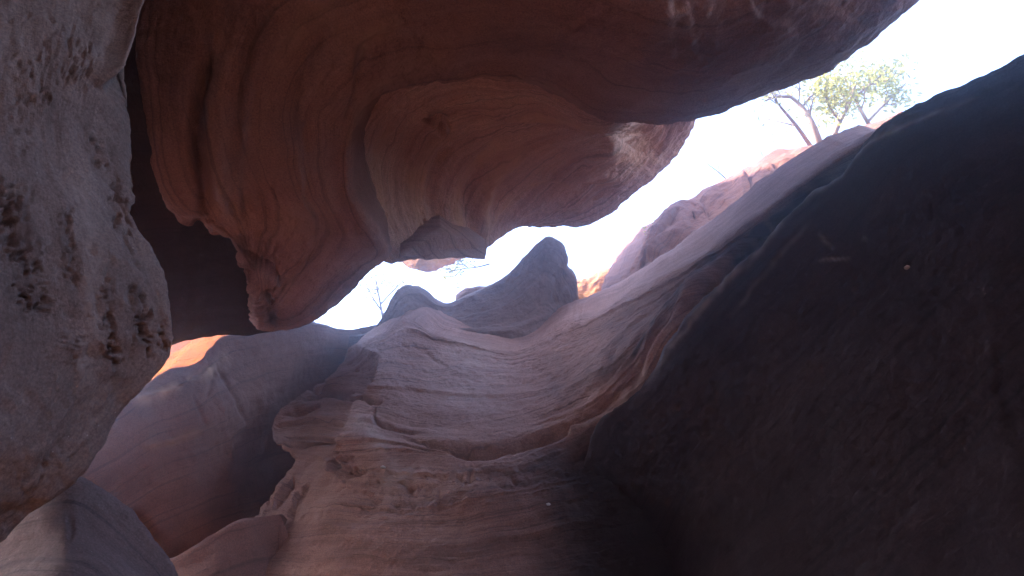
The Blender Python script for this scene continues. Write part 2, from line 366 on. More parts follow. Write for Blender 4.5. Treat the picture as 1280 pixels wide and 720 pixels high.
# ------------------------------------------------------------------ the left grey wall
dL = tps([(175, 40, 2.95), (165, 150, 2.8), (172, 240, 2.7), (220, 412, 2.62), (150, 510, 2.5), (95, 595, 2.35), (0, 675, 2.25),
          (0, 0, 2.5), (0, 200, 2.25), (0, 400, 2.08), (0, 560, 2.05), (-200, 300, 1.65), (120, 103, 2.62), (-200, 0, 2.0), (-200, 600, 1.65), (100, 300, 2.36), (110, 420, 2.3)])
Lr = [
 [(190, -190), (186, -90), (180, 10), (166, 100), (166, 170), (173, 240), (164, 266), (185, 312), (208, 368), (220, 412), (213, 447), (150, 512), (96, 596), (30, 655), (-60, 735)],
 [(178, -190), (178, -90), (170, 0), (128, 100), (122, 170), (137, 230), (150, 270), (170, 322), (190, 375), (200, 412), (190, 445), (128, 512), (76, 585), (10, 645), (-80, 715)],
 [(130, -190), (128, -90), (120, 0), (92, 100), (88, 170), (98, 230), (108, 270), (122, 322), (138, 375), (148, 412), (140, 445), (92, 505), (42, 570), (-20, 622), (-100, 690)],
 [(60, -190), (58, -90), (55, 0), (45, 100), (44, 170), (48, 230), (52, 270), (58, 322), (66, 375), (72, 412), (66, 445), (35, 500), (-8, 555), (-60, 600), (-130, 660)],
 [(-60, -190), (-60, -90), (-60, 0), (-60, 100), (-60, 170), (-60, 230), (-60, 270), (-60, 322), (-60, 375), (-60, 412), (-60, 445), (-80, 490), (-110, 540), (-150, 580), (-200, 630)],
 [('w', -1.9, 0.0, z) for z in (7.4, 6.6, 5.6, 4.6, 4.1, 3.7, 3.4, 3.1, 2.7, 2.4, 2.1, 1.7, 1.2, 0.7, 0.1)],
 [('w', -1.5, -3.0, z) for z in (7.4, 6.6, 5.6, 4.6, 4.1, 3.7, 3.4, 3.1, 2.7, 2.4, 2.1, 1.7, 1.2, 0.7, 0.1)],
 [('w', 1.5, -4.5, z) for z in (7.4, 6.6, 5.6, 4.6, 4.1, 3.7, 3.4, 3.1, 2.7, 2.4, 2.1, 1.7, 1.2, 0.7, 0.1)],
]
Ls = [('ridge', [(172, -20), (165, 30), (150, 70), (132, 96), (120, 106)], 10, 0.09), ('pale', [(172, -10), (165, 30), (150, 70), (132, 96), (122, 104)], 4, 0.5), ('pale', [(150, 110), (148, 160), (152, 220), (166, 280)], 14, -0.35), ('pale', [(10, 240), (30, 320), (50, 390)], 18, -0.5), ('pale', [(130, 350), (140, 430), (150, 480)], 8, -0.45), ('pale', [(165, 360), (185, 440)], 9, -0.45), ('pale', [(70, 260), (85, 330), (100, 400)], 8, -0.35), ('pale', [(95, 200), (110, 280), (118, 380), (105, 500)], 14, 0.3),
      ('drop', [(120, 106), (132, 96), (150, 70), (165, 30), (174, -20)], 26, 0.12, 0.1),
      ('pock', [(121, 150), (126, 185), (140, 230), (150, 270), (160, 300)], 7, 0.05),
      ('pock', [(130, 345), (133, 400), (142, 440), (150, 480)], 7, 0.035), ('groove', [(128, 300), (136, 360), (140, 400), (150, 460)], 2, 0.02, 0.8),
      ('pock', [(162, 350), (178, 400), (188, 455)], 9, 0.045), ('groove', [(170, 360), (176, 390), (186, 440)], 2.5, 0.025, 0.8),
      ('pock', [(190, 385), (200, 420), (205, 445)], 8, 0.03),
      ('pock', [(0, 215), (12, 280), (32, 335), (58, 395)], 14, 0.05),
      ('pock', [(70, 255), (82, 310), (92, 365)], 8, 0.035), ('pock', [(40, 300), (48, 360), (60, 400)], 8, 0.025),
      ('pock', [(85, 70), (105, 88), (125, 98)], 12, 0.06), ('pock', [(75, 30), (95, 55), (115, 50)], 10, 0.035),
      ('pock', [(30, 50), (40, 80), (50, 100), (48, 130)], 14, 0.045), ('pock', [(15, 610), (50, 595), (95, 565)], 12, 0.02),
      ('pock', [(85, 420), (100, 450), (112, 475)], 10, 0.03), ('pock', [(20, 120), (30, 170), (30, 200)], 12, 0.02)]
left = loft('canyon_wall', Lr, dL, M_grey, nu=380, nv=420, back=((-3.5, 1.3, 3.5), (0, 0, -2)), strokes=Ls, lump=(0.035, 2.2), fine=(0.006, 16),
     strata=(0.006, 1.0, 6), pits=(0.013, 10, 22, 0.30), seed=1)
tag(left, 'pale grey pitted canyon wall standing closest at the left, with dark streaks and pocks', 'rock wall')

# rounded boulder under it
dD = tps([(0, 690, 2.9), (95, 600, 3.05), (125, 612, 3.1), (160, 640, 3.15), (215, 695, 3.1), (60, 690, 2.7), (0, 760, 2.4), (150, 740, 2.65), (230, 790, 2.8), (-100, 750, 2.4)])
Dr = [[(-140, 700), (-60, 660), (0, 635), (50, 605), (96, 594), (126, 610), (160, 638), (190, 670), (214, 694), (232, 730), (240, 800)],
      [(-150, 720), (-70, 690), (-5, 665), (45, 640), (90, 630), (118, 640), (148, 662), (175, 690), (196, 712), (210, 745), (216, 800)],
      [(-170, 770), (-90, 745), (-20, 725), (30, 705), (75, 698), (102, 703), (130, 718), (152, 738), (168, 756), (180, 780), (186, 820)],
      [(-190, 850), (-110, 840), (-40, 830), (10, 820), (50, 815), (80, 815), (105, 820), (125, 828), (140, 840), (150, 850), (156, 870)],
      [(-230, 1000), (-150, 1000), (-70, 1000), (-20, 1000), (20, 1000), (50, 1000), (75, 1000), (95, 1000), (110, 1000), (120, 1000), (126, 1000)]]
Dr = Dr[:-1] + [foot(Dr[-2], dD, -0.2, 1.2), foot(Dr[-2], dD, -0.1, -0.3)]
bould = loft('boulder', Dr, dD, M_mauve, nu=160, nv=120, back=((-0.3, -0.5, 0.3), (-0.3, -0.5, 0.2)), lump=(0.03, 2.0), fine=(0.004, 15), strata=(0.003, 1, 6), seed=2,
     strokes=[('groove', [(85, 640), (90, 660), (85, 675)], 5, 0.015)])
tag(bould, 'smooth rounded grey boulder in the bottom left corner below the pitted wall', 'boulder')

# ------------------------------------------------------------------ the great overhang
dO = tps([(250, 200, 4.4), (190, 200, 4.3), (185, 20, 4.2), (640, 20, 3.9), (1000, 20, 4.3), (813, 156, 5.3), (869, 148, 5.3), (983, 110, 5.1), (1057, 73, 4.9), (1157, 0, 4.6),
          (450, 90, 4.3), (440, 200, 4.9), (455, 270, 5.3), (380, 405, 6.2), (459, 342, 6.0), (489, 318, 6.0), (325, 370, 5.7), (300, 300, 5.2), (330, 200, 4.5), (570, 99, 4.8), (690, 112, 5.0), (767, 156, 5.3),
          (300, -100, 4.0), (650, -200, 3.6), (1000, -200, 3.9), (1320, -110, 4.3), (1300, -350, 4.0), (880, 60, 4.4), (780, 60, 4.2)])
Or = [
 [(322, 412), (352, 411), (382, 405), (434, 367), (459, 342), (488, 320), (474, 296), (450, 262), (439, 215), (444, 165), (478, 118), (520, 103), (570, 99), (640, 97), (700, 117), (767, 156), (815, 157), (869, 149), (930, 128), (983, 110), (1029, 94), (1057, 73), (1112, 32), (1157, 0), (1330, -110)],
 [(322, 400), (345, 398), (372, 390), (415, 350), (438, 325), (455, 305), (445, 285), (428, 255), (418, 210), (424, 155), (458, 102), (510, 78), (565, 72), (645, 68), (715, 84), (785, 118), (830, 120), (880, 113), (935, 92), (985, 72), (1025, 55), (1052, 32), (1105, -10), (1145, -45), (1310, -160)],
 [(322, 385), (335, 372), (345, 350), (370, 315), (382, 290), (385, 270), (378, 255), (365, 235), (358, 190), (366, 125), (410, 60), (470, 28), (545, 15), (650, 8), (740, 22), (810, 48), (855, 55), (905, 50), (945, 30), (985, 10), (1025, -12), (1052, -40), (1100, -85), (1140, -120), (1300, -240)],
 [(322, 372), (320, 345), (315, 318), (310, 285), (305, 262), (300, 245), (293, 230), (288, 212), (282, 165), (285, 95), (310, 20), (370, -30), (480, -65), (640, -80), (760, -55), (830, -30), (880, -25), (930, -35), (970, -55), (1005, -75), (1040, -100), (1070, -130), (1110, -180), (1150, -220), (1310, -340)],
 [(322, 358), (306, 318), (292, 300), (274, 286), (258, 280), (242, 268), (226, 264), (205, 244), (188, 185), (181, 100), (184, 10), (190, -60), (330, -190), (620, -240), (760, -200), (850, -170), (910, -160), (960, -165), (1000, -180), (1040, -200), (1080, -230), (1110, -270), (1160, -330), (1200, -380), (1380, -520)],
 [('w', x, -5.0, z) for x, z in [(-3.2, 6.2), (-3.1, 6.2), (-3.0, 6.3), (-2.9, 6.3), (-2.8, 6.3), (-2.7, 6.3), (-2.6, 6.3), (-2.5, 6.3), (-2.4, 6.2), (-2.3, 6.1), (-2.2, 6.0), (-2.0, 5.9), (-1.5, 5.7), (-0.5, 5.5), (0, 5.4), (.4, 5.4), (.7, 5.4), (1., 5.5), (1.3, 5.5), (1.6, 5.6), (1.9, 5.7), (2.2, 5.8), (2.6, 6.), (3, 6.2), (4.5, 6.6)]],
]
# keep the far-left tail of the last row beside the rim it belongs to
for k in range(12):
    p = Or[4][k]; q = W(p[0], p[1], dO(*p)) + cv(0.35, 0.3, 1.3)
    Or[5][k] = ('w', *q)
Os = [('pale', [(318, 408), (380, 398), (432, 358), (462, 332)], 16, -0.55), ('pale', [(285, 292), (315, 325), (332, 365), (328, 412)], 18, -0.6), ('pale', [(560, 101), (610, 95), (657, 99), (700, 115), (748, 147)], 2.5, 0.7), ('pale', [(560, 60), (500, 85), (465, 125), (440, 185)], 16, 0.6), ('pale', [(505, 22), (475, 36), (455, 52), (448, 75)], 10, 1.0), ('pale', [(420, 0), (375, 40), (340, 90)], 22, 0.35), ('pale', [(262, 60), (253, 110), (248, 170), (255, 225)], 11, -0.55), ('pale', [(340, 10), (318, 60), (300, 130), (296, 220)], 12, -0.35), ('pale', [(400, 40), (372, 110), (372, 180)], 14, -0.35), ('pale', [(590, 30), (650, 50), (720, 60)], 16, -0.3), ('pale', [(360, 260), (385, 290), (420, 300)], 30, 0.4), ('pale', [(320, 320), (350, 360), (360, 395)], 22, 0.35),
      ('pock', [(300, 310), (325, 350), (330, 400)], 22, 0.05), ('groove', [(305, 308), (325, 320), (347, 343), (352, 356)], 3, 0.08, 0.4),
      ('groove', [(262, 60), (252, 110), (248, 170), (255, 225), (262, 275)], 9, 0.12, 0.3),
      ('ridge', [(285, 60), (275, 120), (272, 190), (280, 250)], 12, 0.05, 0.3),
      ('step', [(330, 100), (300, 160), (290, 230), (300, 290)], 40, 0.05, 0.3),
      ('groove', [(345, 215), (343, 235), (350, 250)], 3, 0.03), ('groove', [(390, 210), (386, 220), (378, 228)], 2, 0.03),
      ('groove', [(300, 228), (305, 250), (303, 268)], 3, 0.03),
      ('step', [(310, 308), (325, 318), (345, 340), (352, 352)], 25, 0.06, 0.5),
      ('groove', [(452, 55), (458, 68), (450, 95), (440, 110)], 4, 0.05), ('step', [(500, 20), (462, 38), (445, 62), (440, 100), (425, 150)], 40, 0.07),
      ('groove', [(405, 30), (380, 80), (372, 130), (380, 190)], 16, 0.06),
      ('step', [(855, -20), (865, 40), (885, 85), (925, 100), (965, 100)], 25, 0.018, 0.1),
      ('step', [(835, -20), (842, 50), (855, 110), (880, 132), (915, 135)], 25, 0.018, 0.1),
      ('step', [(800, 40), (815, 90), (830, 130), (850, 145)], 20, 0.018, 0.1),
      ('step', [(930, -20), (940, 5), (960, 20), (990, 25)], 18, 0.025, 0.1),
      ('step', [(620, 40), (690, 45), (740, 15), (800, -20)], 35, 0.03, 0.2),
      ('step', [(340, 300), (332, 330), (345, 360), (350, 395)], 20, 0.06, 0.5), ('groove', [(332, 350), (340, 380), (345, 405)], 5, 0.06, 0.6),
      ('groove', [(245, 268), (262, 290), (270, 300)], 5, 0.06, 0.6)]
over = loft('rock_overhang', Or, dO, M_red, nu=620, nv=330, back=((-0.5, 2.4, 4.7), (-2.0, 4.2, 2.6)), strokes=Os, lump=(0.05, 1.3), fine=(0.010, 11), strata=(0.006, 0.35, 5), seed=3, terrace=(0.05, 3.2), wrap_l=(-0.4, 0.3, 1.1))
tag(over, 'huge dark red overhang arching across the top, with a scooped hollow in its underside', 'rock overhang')

# the scooped hollow in it
dA = tps([(440, 193, 5.25), (460, 138, 5.1), (500, 112, 5.0), (570, 100, 5.1), (640, 98, 5.2), (700, 119, 5.35), (767, 156, 5.7), (540, 150, 5.9), (500, 230, 6.1), (560, 230, 6.6), (620, 220, 6.8), (700, 190, 6.7), (790, 170, 6.9),
          (863, 158, 7.3), (831, 211, 7.5), (790, 243, 7.6), (739, 277, 7.7), (675, 278, 7.6), (643, 287, 7.5), (611, 310, 7.2), (560, 320, 6.7), (501, 319, 6.3), (474, 296, 5.95), (445, 250, 5.6)])
Ar = [
 [(790, 128), (740, 125), (700, 106), (655, 86), (610, 80), (565, 83), (515, 94), (480, 110), (452, 140), (436, 178), (434, 220), (442, 260), (462, 300), (482, 325)],
 [(795, 135), (752, 140), (710, 128), (665, 112), (622, 108), (580, 113), (540, 124), (512, 142), (488, 168), (474, 200), (472, 232), (478, 266), (492, 300), (510, 322)],
 [(800, 142), (762, 150), (722, 145), (682, 138), (645, 138), (608, 144), (575, 156), (550, 174), (530, 198), (518, 224), (516, 250), (522, 276), (532, 302), (545, 320)],
 [(805, 148), (772, 157), (736, 157), (702, 158), (670, 164), (640, 174), (612, 188), (590, 206), (574, 226), (566, 248), (564, 268), (568, 288), (576, 306), (585, 319)],
 [(812, 150), (785, 162), (756, 168), (728, 175), (702, 185), (678, 198), (656, 212), (638, 228), (624, 244), (616, 260), (612, 276), (610, 290), (610, 300), (612, 309)],
 [(822, 150), (800, 168), (778, 180), (756, 190), (735, 202), (715, 214), (698, 226), (682, 238), (668, 250), (656, 260), (648, 270), (642, 278), (641, 284), (643, 288)],
 [(840, 146), (826, 170), (808, 188), (790, 202), (774, 215), (758, 227), (743, 238), (730, 248), (716, 256), (704, 264), (692, 270), (680, 275), (670, 278), (661, 282)],
 [(872, 130), (866, 155), (855, 178), (843, 196), (831, 211), (812, 226), (790, 243), (778, 254), (767, 264), (754, 271), (741, 277), (722, 281), (700, 280), (676, 279)],
]
As = [('pale', [(862, 152), (850, 170), (832, 188), (812, 205)], 16, 0.9), ('pale', [(820, 165), (800, 185), (785, 200)], 10, 0.6), ('groove', [(530, 150), (545, 146), (552, 154), (543, 163)], 6, 0.12, 0.9), ('pale', [(532, 142), (548, 140), (560, 150)], 5, -0.8),  # first two strokes paint in the warm bounced glow of the tip
      ('step', [(775, 158), (735, 152), (690, 148), (640, 142), (600, 140)], 20, 0.10, 0.1), ('pale', [(770, 158), (735, 150), (690, 145), (630, 140)], 6, 0.8),
      ('step', [(740, 262), (700, 258), (660, 264), (632, 284)], 18, 0.08, 0.12), ('pale', [(735, 262), (700, 260), (660, 266), (634, 284)], 3, 0.6),
      ('step', [(728, 240), (690, 222), (655, 232), (622, 262), (606, 300)], 26, 0.08, 0.12), ('pale', [(728, 240), (690, 222), (655, 232), (622, 262), (606, 300)], 4, 0.9),
      ('groove', [(640, 165), (600, 200), (582, 240), (590, 300)], 8, 0.07, 0.2), ('groove', [(600, 160), (555, 190), (540, 230), (548, 285)], 8, 0.06, 0.2), ('ridge', [(660, 175), (618, 215), (600, 260), (604, 305)], 7, 0.07, 0.2),
      ('pale', [(660, 175), (618, 215), (600, 260), (604, 305)], 8, 0.9), ('pale', [(640, 170), (585, 215), (570, 255), (578, 300)], 8, 0.7), ('pale', [(560, 170), (525, 210), (520, 250), (530, 295)], 8, 0.6), ('pale', [(500, 150), (472, 190), (470, 235), (490, 290)], 8, 0.6),
      ('step', [(735, 235), (742, 200), (755, 180), (770, 160)], 25, 0.1, 0.4), ('groove', [(532, 272), (538, 285), (530, 296)], 3, 0.06, 0.8),
      ('ridge', [(444, 165), (437, 215), (447, 260), (470, 296)], 6, 0.05, 0.2), ('pale', [(450, 150), (438, 200), (446, 255), (470, 296)], 6, 0.8),
      ('step', [(830, 155), (815, 180), (800, 215), (780, 240)], 16, 0.06, 0.6), ('step', [(848, 155), (838, 180), (815, 215)], 12, 0.05, 0.6)]
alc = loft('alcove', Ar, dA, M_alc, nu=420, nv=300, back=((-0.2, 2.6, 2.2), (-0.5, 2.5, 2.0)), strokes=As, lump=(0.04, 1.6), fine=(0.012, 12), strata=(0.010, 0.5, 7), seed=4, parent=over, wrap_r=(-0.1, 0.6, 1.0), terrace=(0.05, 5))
tag(alc, 'swirled pinkish hollow under the arch')

# the dark block with a flat underside that hangs from its lower edge
def prism(name, poly, d0, d1, mat, parent=None, n=14, jit=0.03, bulge=0.0, shrink=0.86):
    """Broken block: outline at its own distance, real depth, roughened faces."""
    pl = []
    for a, b in zip(poly, poly[1:] + poly[:1]):
        for k in range(n): pl.append((a[0] + (b[0] - a[0]) * k / n, a[1] + (b[1] - a[1]) * k / n, a[2] + (b[2] - a[2]) * k / n))
    cx = sum(p[0] for p in pl) / len(pl); cy = sum(p[1] for p in pl) / len(pl); cz = sum(p[2] for p in pl) / len(pl)
    rings = []
    ctr = W(cx, cy, cz)
    ring = np.array([W(*p) for p in pl])
    for s, dd in [(0.02, -bulge), (0.25, -bulge), (0.5, -bulge), (0.75, -0.8 * bulge), (0.94, -0.3 * bulge), (1.0, 0.0), (1.0, 0.08), (0.98, 0.3), (0.95, 0.7), (shrink, 1.0), (0.4, 1.02), (0.02, 1.03)]:
        off = cv(*d1) * dd if dd >= 0 else FWD * dd
        rings.append(ctr + (ring - ctr) * s + off)
    S = np.array(rings); NR, NN = S.shape[:2]
    V = S.reshape(-1, 3)
    V = V + jit * np.stack([fbm(V * 2.3 + 3, 3), fbm(V * 2.3 + 33, 3), fbm(V * 2.3 + 63, 3)], 1)
    idx = np.arange(NR * NN).reshape(NR, NN); nx = np.roll(idx, -1, 1)
    q = np.stack([idx[:-1], nx[:-1], nx[1:], idx[1:]], -1).reshape(-1, 4)
    uv = V[:, [0, 2]]
    return mesh_from(name, V, [q], mat, parent, uv)
blk = prism('hanging_block', [(500, 321, 6.0), (526, 303, 6.15), (551, 291, 6.3), (579, 298, 6.6), (611, 310, 6.95), (609, 323, 6.8), (560, 322, 6.4), (520, 322, 6.1)], 0, (-0.2, 0.9, 1.4), M_red, parent=over)
tag(blk, 'dark flat-bottomed block on the lower edge of the hollow')

# dark recess between the left wall and the overhang
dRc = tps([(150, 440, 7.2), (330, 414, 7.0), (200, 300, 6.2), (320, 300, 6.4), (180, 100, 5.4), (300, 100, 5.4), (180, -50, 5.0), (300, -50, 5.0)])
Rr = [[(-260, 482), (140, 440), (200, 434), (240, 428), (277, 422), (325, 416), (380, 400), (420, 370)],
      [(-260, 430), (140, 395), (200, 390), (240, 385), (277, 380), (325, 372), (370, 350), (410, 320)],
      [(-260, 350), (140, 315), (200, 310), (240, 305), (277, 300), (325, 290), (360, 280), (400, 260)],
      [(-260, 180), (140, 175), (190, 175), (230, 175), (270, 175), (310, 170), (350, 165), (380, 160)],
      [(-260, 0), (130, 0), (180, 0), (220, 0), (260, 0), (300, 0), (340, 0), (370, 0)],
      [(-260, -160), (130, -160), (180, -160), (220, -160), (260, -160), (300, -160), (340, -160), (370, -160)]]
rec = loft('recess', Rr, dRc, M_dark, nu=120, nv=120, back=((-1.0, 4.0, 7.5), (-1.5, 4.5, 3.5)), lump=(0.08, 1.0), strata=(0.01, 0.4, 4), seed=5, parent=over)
tag(rec, 'deep dark recess beside the grey wall')

# ------------------------------------------------------------------ the centre buttress with its bowl
dB1 = tps([(270, 720, 5.5), (500, 720, 4.6), (640, 720, 4.6), (720, 700, 4.75), (780, 690, 4.95), (850, 680, 5.35), (920, 670, 6.0), (500, 650, 5.1), (350, 650, 5.8), (336, 613, 6.2), (500, 595, 5.7), (650, 600, 5.45), (720, 600, 5.55), (780, 585, 5.75), (850, 560, 6.3), (613, 573, 5.75), (424, 545, 6.3), (345, 530, 7.5), (371, 566, 7.0), (415, 512, 7.1), (446, 500, 6.95), (408, 562, 6.6),
           (560, 510, 6.9), (470, 520, 6.6), (640, 510, 6.9), (760, 465, 6.2), (830, 405, 5.9), (905, 345, 5.7), (480, 420, 8.4), (452, 475, 7.1), (400, 478, 8.0), (370, 500, 7.75), (588, 429, 8.7), (651, 436, 8.6), (711, 405, 8.3), (772, 378, 7.4),
           (838, 345, 6.5), (1000, 255, 5.6), (1085, 172, 4.95), (600, 470, 7.8), (300, 800, 4.9), (600, 800, 4.1), (950, 560, 7.0)])
Br = [
 [(235, 800), (262, 800), (320, 800), (390, 800), (470, 800), (550, 800), (630, 800), (720, 790), (800, 785), (880, 780), (1000, 770)],
 [(270, 722), (296, 720), (350, 718), (420, 716), (490, 715), (560, 713), (640, 708), (720, 700), (790, 688), (870, 672), (970, 650)],
 [(310, 655), (332, 654), (374, 652), (435, 650), (505, 648), (575, 645), (650, 634), (720, 618), (790, 600), (865, 575), (950, 545)],
 [(358, 596), (378, 596), (412, 597), (465, 598), (525, 602), (585, 606), (648, 597), (712, 572), (778, 535), (838, 490), (910, 430)],
 [(371, 570), (390, 572), (418, 574), (465, 572), (515, 573), (562, 578), (613, 578), (678, 558), (747, 531), (810, 476), (880, 400)],
 [(341, 550), (372, 550), (424, 548), (468, 548), (512, 553), (560, 565), (613, 564), (676, 544), (742, 516), (805, 462), (885, 375)],
 [(341, 516), (380, 511), (432, 505), (480, 508), (530, 518), (580, 523), (640, 516), (700, 498), (762, 465), (828, 408), (910, 335)],
 [(368, 488), (408, 480), (450, 472), (498, 468), (545, 474), (598, 478), (652, 474), (715, 455), (780, 420), (850, 372), (945, 303)],
 [(400, 464), (436, 452), (472, 440), (508, 432), (548, 440), (598, 449), (652, 452), (714, 428), (785, 398), (865, 347), (985, 268)],
 [(425, 440), (450, 428), (480, 414), (512, 398), (542, 418), (590, 430), (651, 437), (700, 408), (772, 380), (860, 330), (1090, 174)],
]
Br = [foot(Br[0], dB1, -0.5, -0.4), foot(Br[0], dB1, -0.35, 1.0)] + Br
Bs = [('pale', [(720, 470), (790, 425), (860, 355), (940, 290), (1040, 205)], 16, -0.5), ('pale', [(760, 480), (820, 430), (890, 350), (980, 270), (1060, 195)], 12, -0.65), ('pale', [(740, 420), (800, 390), (870, 340), (960, 280)], 12, -0.4), ('pale', [(690, 500), (750, 470), (800, 430)], 14, -0.35), ('pock', [(420, 600), (520, 612), (620, 606), (700, 588)], 13, 0.022), ('pock', [(360, 640), (480, 636), (600, 628)], 10, 0.018), ('pock', [(345, 600), (330, 650), (310, 690)], 14, 0.03), ('pock', [(450, 705), (560, 700), (660, 690)], 18, 0.015), ('pock', [(410, 545), (422, 575), (450, 592)], 9, 0.10), ('pock', [(700, 595), (750, 560), (800, 510)], 10, 0.04), ('pale', [(365, 470), (380, 520), (360, 560)], 26, -0.3), ('pale', [(900, 330), (838, 417), (800, 480), (747, 530), (680, 553), (640, 570), (600, 578), (540, 572)], 3, 0.5), ('pale', [(440, 520), (470, 545), (480, 570)], 12, 0.5), ('pale', [(500, 575), (480, 600), (520, 590)], 14, 0.35), ('pale', [(560, 590), (640, 596), (700, 570), (760, 530)], 5, -0.5), ('pale', [(500, 625), (600, 622), (680, 600)], 4, -0.5), ('pale', [(560, 420), (600, 470), (580, 520)], 40, 0.35), ('pale', [(690, 440), (700, 470), (690, 510)], 16, -0.35), ('pale', [(820, 400), (900, 320), (985, 255)], 3, 0.5), ('pale', [(780, 470), (840, 390), (920, 310), (1010, 240)], 3, -0.6), ('pale', [(500, 700), (580, 690), (650, 680)], 14, -0.4),  # dark strokes on right flank and left face paint in their shade
      ('step', [(880, 345), (838, 417), (800, 478), (747, 527), (680, 549), (640, 566), (613, 582), (559, 577), (513, 568), (497, 556)][::-1], 34, 0.10, 0.06),
      ('groove', [(500, 545), (530, 556), (559, 562), (613, 564), (650, 558), (700, 540), (747, 518), (790, 480)], 5, 0.08, 0.06),
      ('groove', [(560, 566), (600, 567), (640, 562), (690, 548), (715, 538)], 7, 0.22, 0.03),
      ('groove', [(469, 506), (469, 526), (492, 534), (522, 542)], 2.2, 0.08, 0.15),
      ('groove', [(447, 494), (460, 498), (478, 505)], 3.5, 0.10, 0.25),
      ('drop', [(470, 445), (455, 482), (434, 503), (428, 525), (421, 547), (412, 575)], 70, 0.22, 0.06), ('groove', [(345, 470), (390, 480), (440, 492), (478, 505)], 3.2, 0.16, 0.15), ('step', [(345, 545), (380, 540), (424, 530)], 14, 0.05, 0.2), ('step', [(345, 520), (385, 512), (430, 503)], 12, 0.05, 0.2), ('step', [(362, 495), (400, 488), (445, 478)], 12, 0.05, 0.2), ('step', [(395, 472), (430, 462), (460, 455)], 10, 0.04, 0.2),
      ('groove', [(500, 430), (530, 440), (545, 450), (558, 459)], 2.0, 0.04, 0.3),
      ('step', [(559, 433), (600, 440), (650, 446), (690, 432)], 20, 0.03, 0.2), ('step', [(520, 545), (590, 550), (660, 540), (720, 518), (790, 465)], 16, 0.03, 0.2),
      ('groove', [(335, 528), (380, 522), (420, 515)], 3, 0.16, 0.15), ('groove', [(345, 512), (370, 508), (395, 498)], 3, 0.16, 0.15), ('groove', [(350, 542), (385, 545), (425, 535)], 3, 0.16, 0.15), ('groove', [(372, 492), (400, 484), (430, 478)], 3, 0.16, 0.15),
      ('groove', [(390, 470), (420, 462), (440, 452)], 3, 0.16, 0.15), ('groove', [(342, 558), (380, 556), (412, 547)], 3, 0.16, 0.15),
      ('groove', [(413, 573), (425, 582), (445, 592), (460, 594)], 5, 0.08, 0.4), ('groove', [(408, 550), (412, 570), (420, 582)], 6, 0.10, 0.4),
      ('groove', [(345, 640), (360, 615), (372, 600)], 6, 0.06, 0.5), ('groove', [(360, 650), (372, 625), (385, 605)], 5, 0.05, 0.5),
      ('groove', [(500, 602), (512, 608), (520, 604)], 5, 0.05, 0.6), ('groove', [(575, 600), (582, 612), (590, 606)], 4, 0.05, 0.6),
      ('step', [(640, 606), (600, 624), (540, 630), (470, 640), (380, 640)][::-1], 24, 0.03, 0.6), ('step', [(700, 600), (640, 622), (560, 632)][::-1], 14, 0.03, 0.4),
      ('groove', [(700, 590), (740, 560), (790, 525)], 7, 0.04, 0.5), ('groove', [(670, 610), (720, 592), (760, 565)], 8, 0.03, 0.5),
      ('step', [(690, 540), (740, 520), (790, 470), (835, 400), (900, 330)], 10, 0.05, 0.1), ('step', [(740, 500), (790, 450), (840, 385), (910, 320), (1000, 250)], 14, 0.05, 0.1),
      ('step', [(760, 455), (810, 410), (860, 355), (930, 300), (1020, 230)], 16, 0.05, 0.1), ('step', [(720, 460), (780, 420), (850, 350), (900, 310)], 16, 0.03, 0.1),
      ('groove', [(780, 425), (830, 380), (900, 320), (980, 260)], 4, 0.05, 0.1), ('groove', [(660, 530), (720, 505), (780, 455), (820, 405)], 4, 0.04, 0.15)]
def rub_b(px, py, V, front):       # weathered, knobbly lower band and crumbly left corner
    z1 = np.clip((py - 578) / 12, 0, 1) * np.clip((660 - py) / 40, 0.25, 1)
    n = fbm(np.stack([px / 15.0, py / 9.0, 0 * px + 3], 1), 4, 0.6)
    r = z1 * (0.013 * n - 0.03 * np.clip(pn(np.stack([px / 11., py / 13., 0 * px + 8], 1)) - 0.25, 0, 1))
    return np.where(front > 0, r, 0)
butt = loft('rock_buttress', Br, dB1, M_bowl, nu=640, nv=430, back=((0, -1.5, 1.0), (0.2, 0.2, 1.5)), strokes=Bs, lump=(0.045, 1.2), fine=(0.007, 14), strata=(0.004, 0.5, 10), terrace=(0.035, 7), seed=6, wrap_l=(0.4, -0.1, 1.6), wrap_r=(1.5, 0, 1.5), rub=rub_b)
tag(butt, 'pale layered sandstone buttress in the middle, hollowed into a bowl with a ledge below', 'rock buttress')

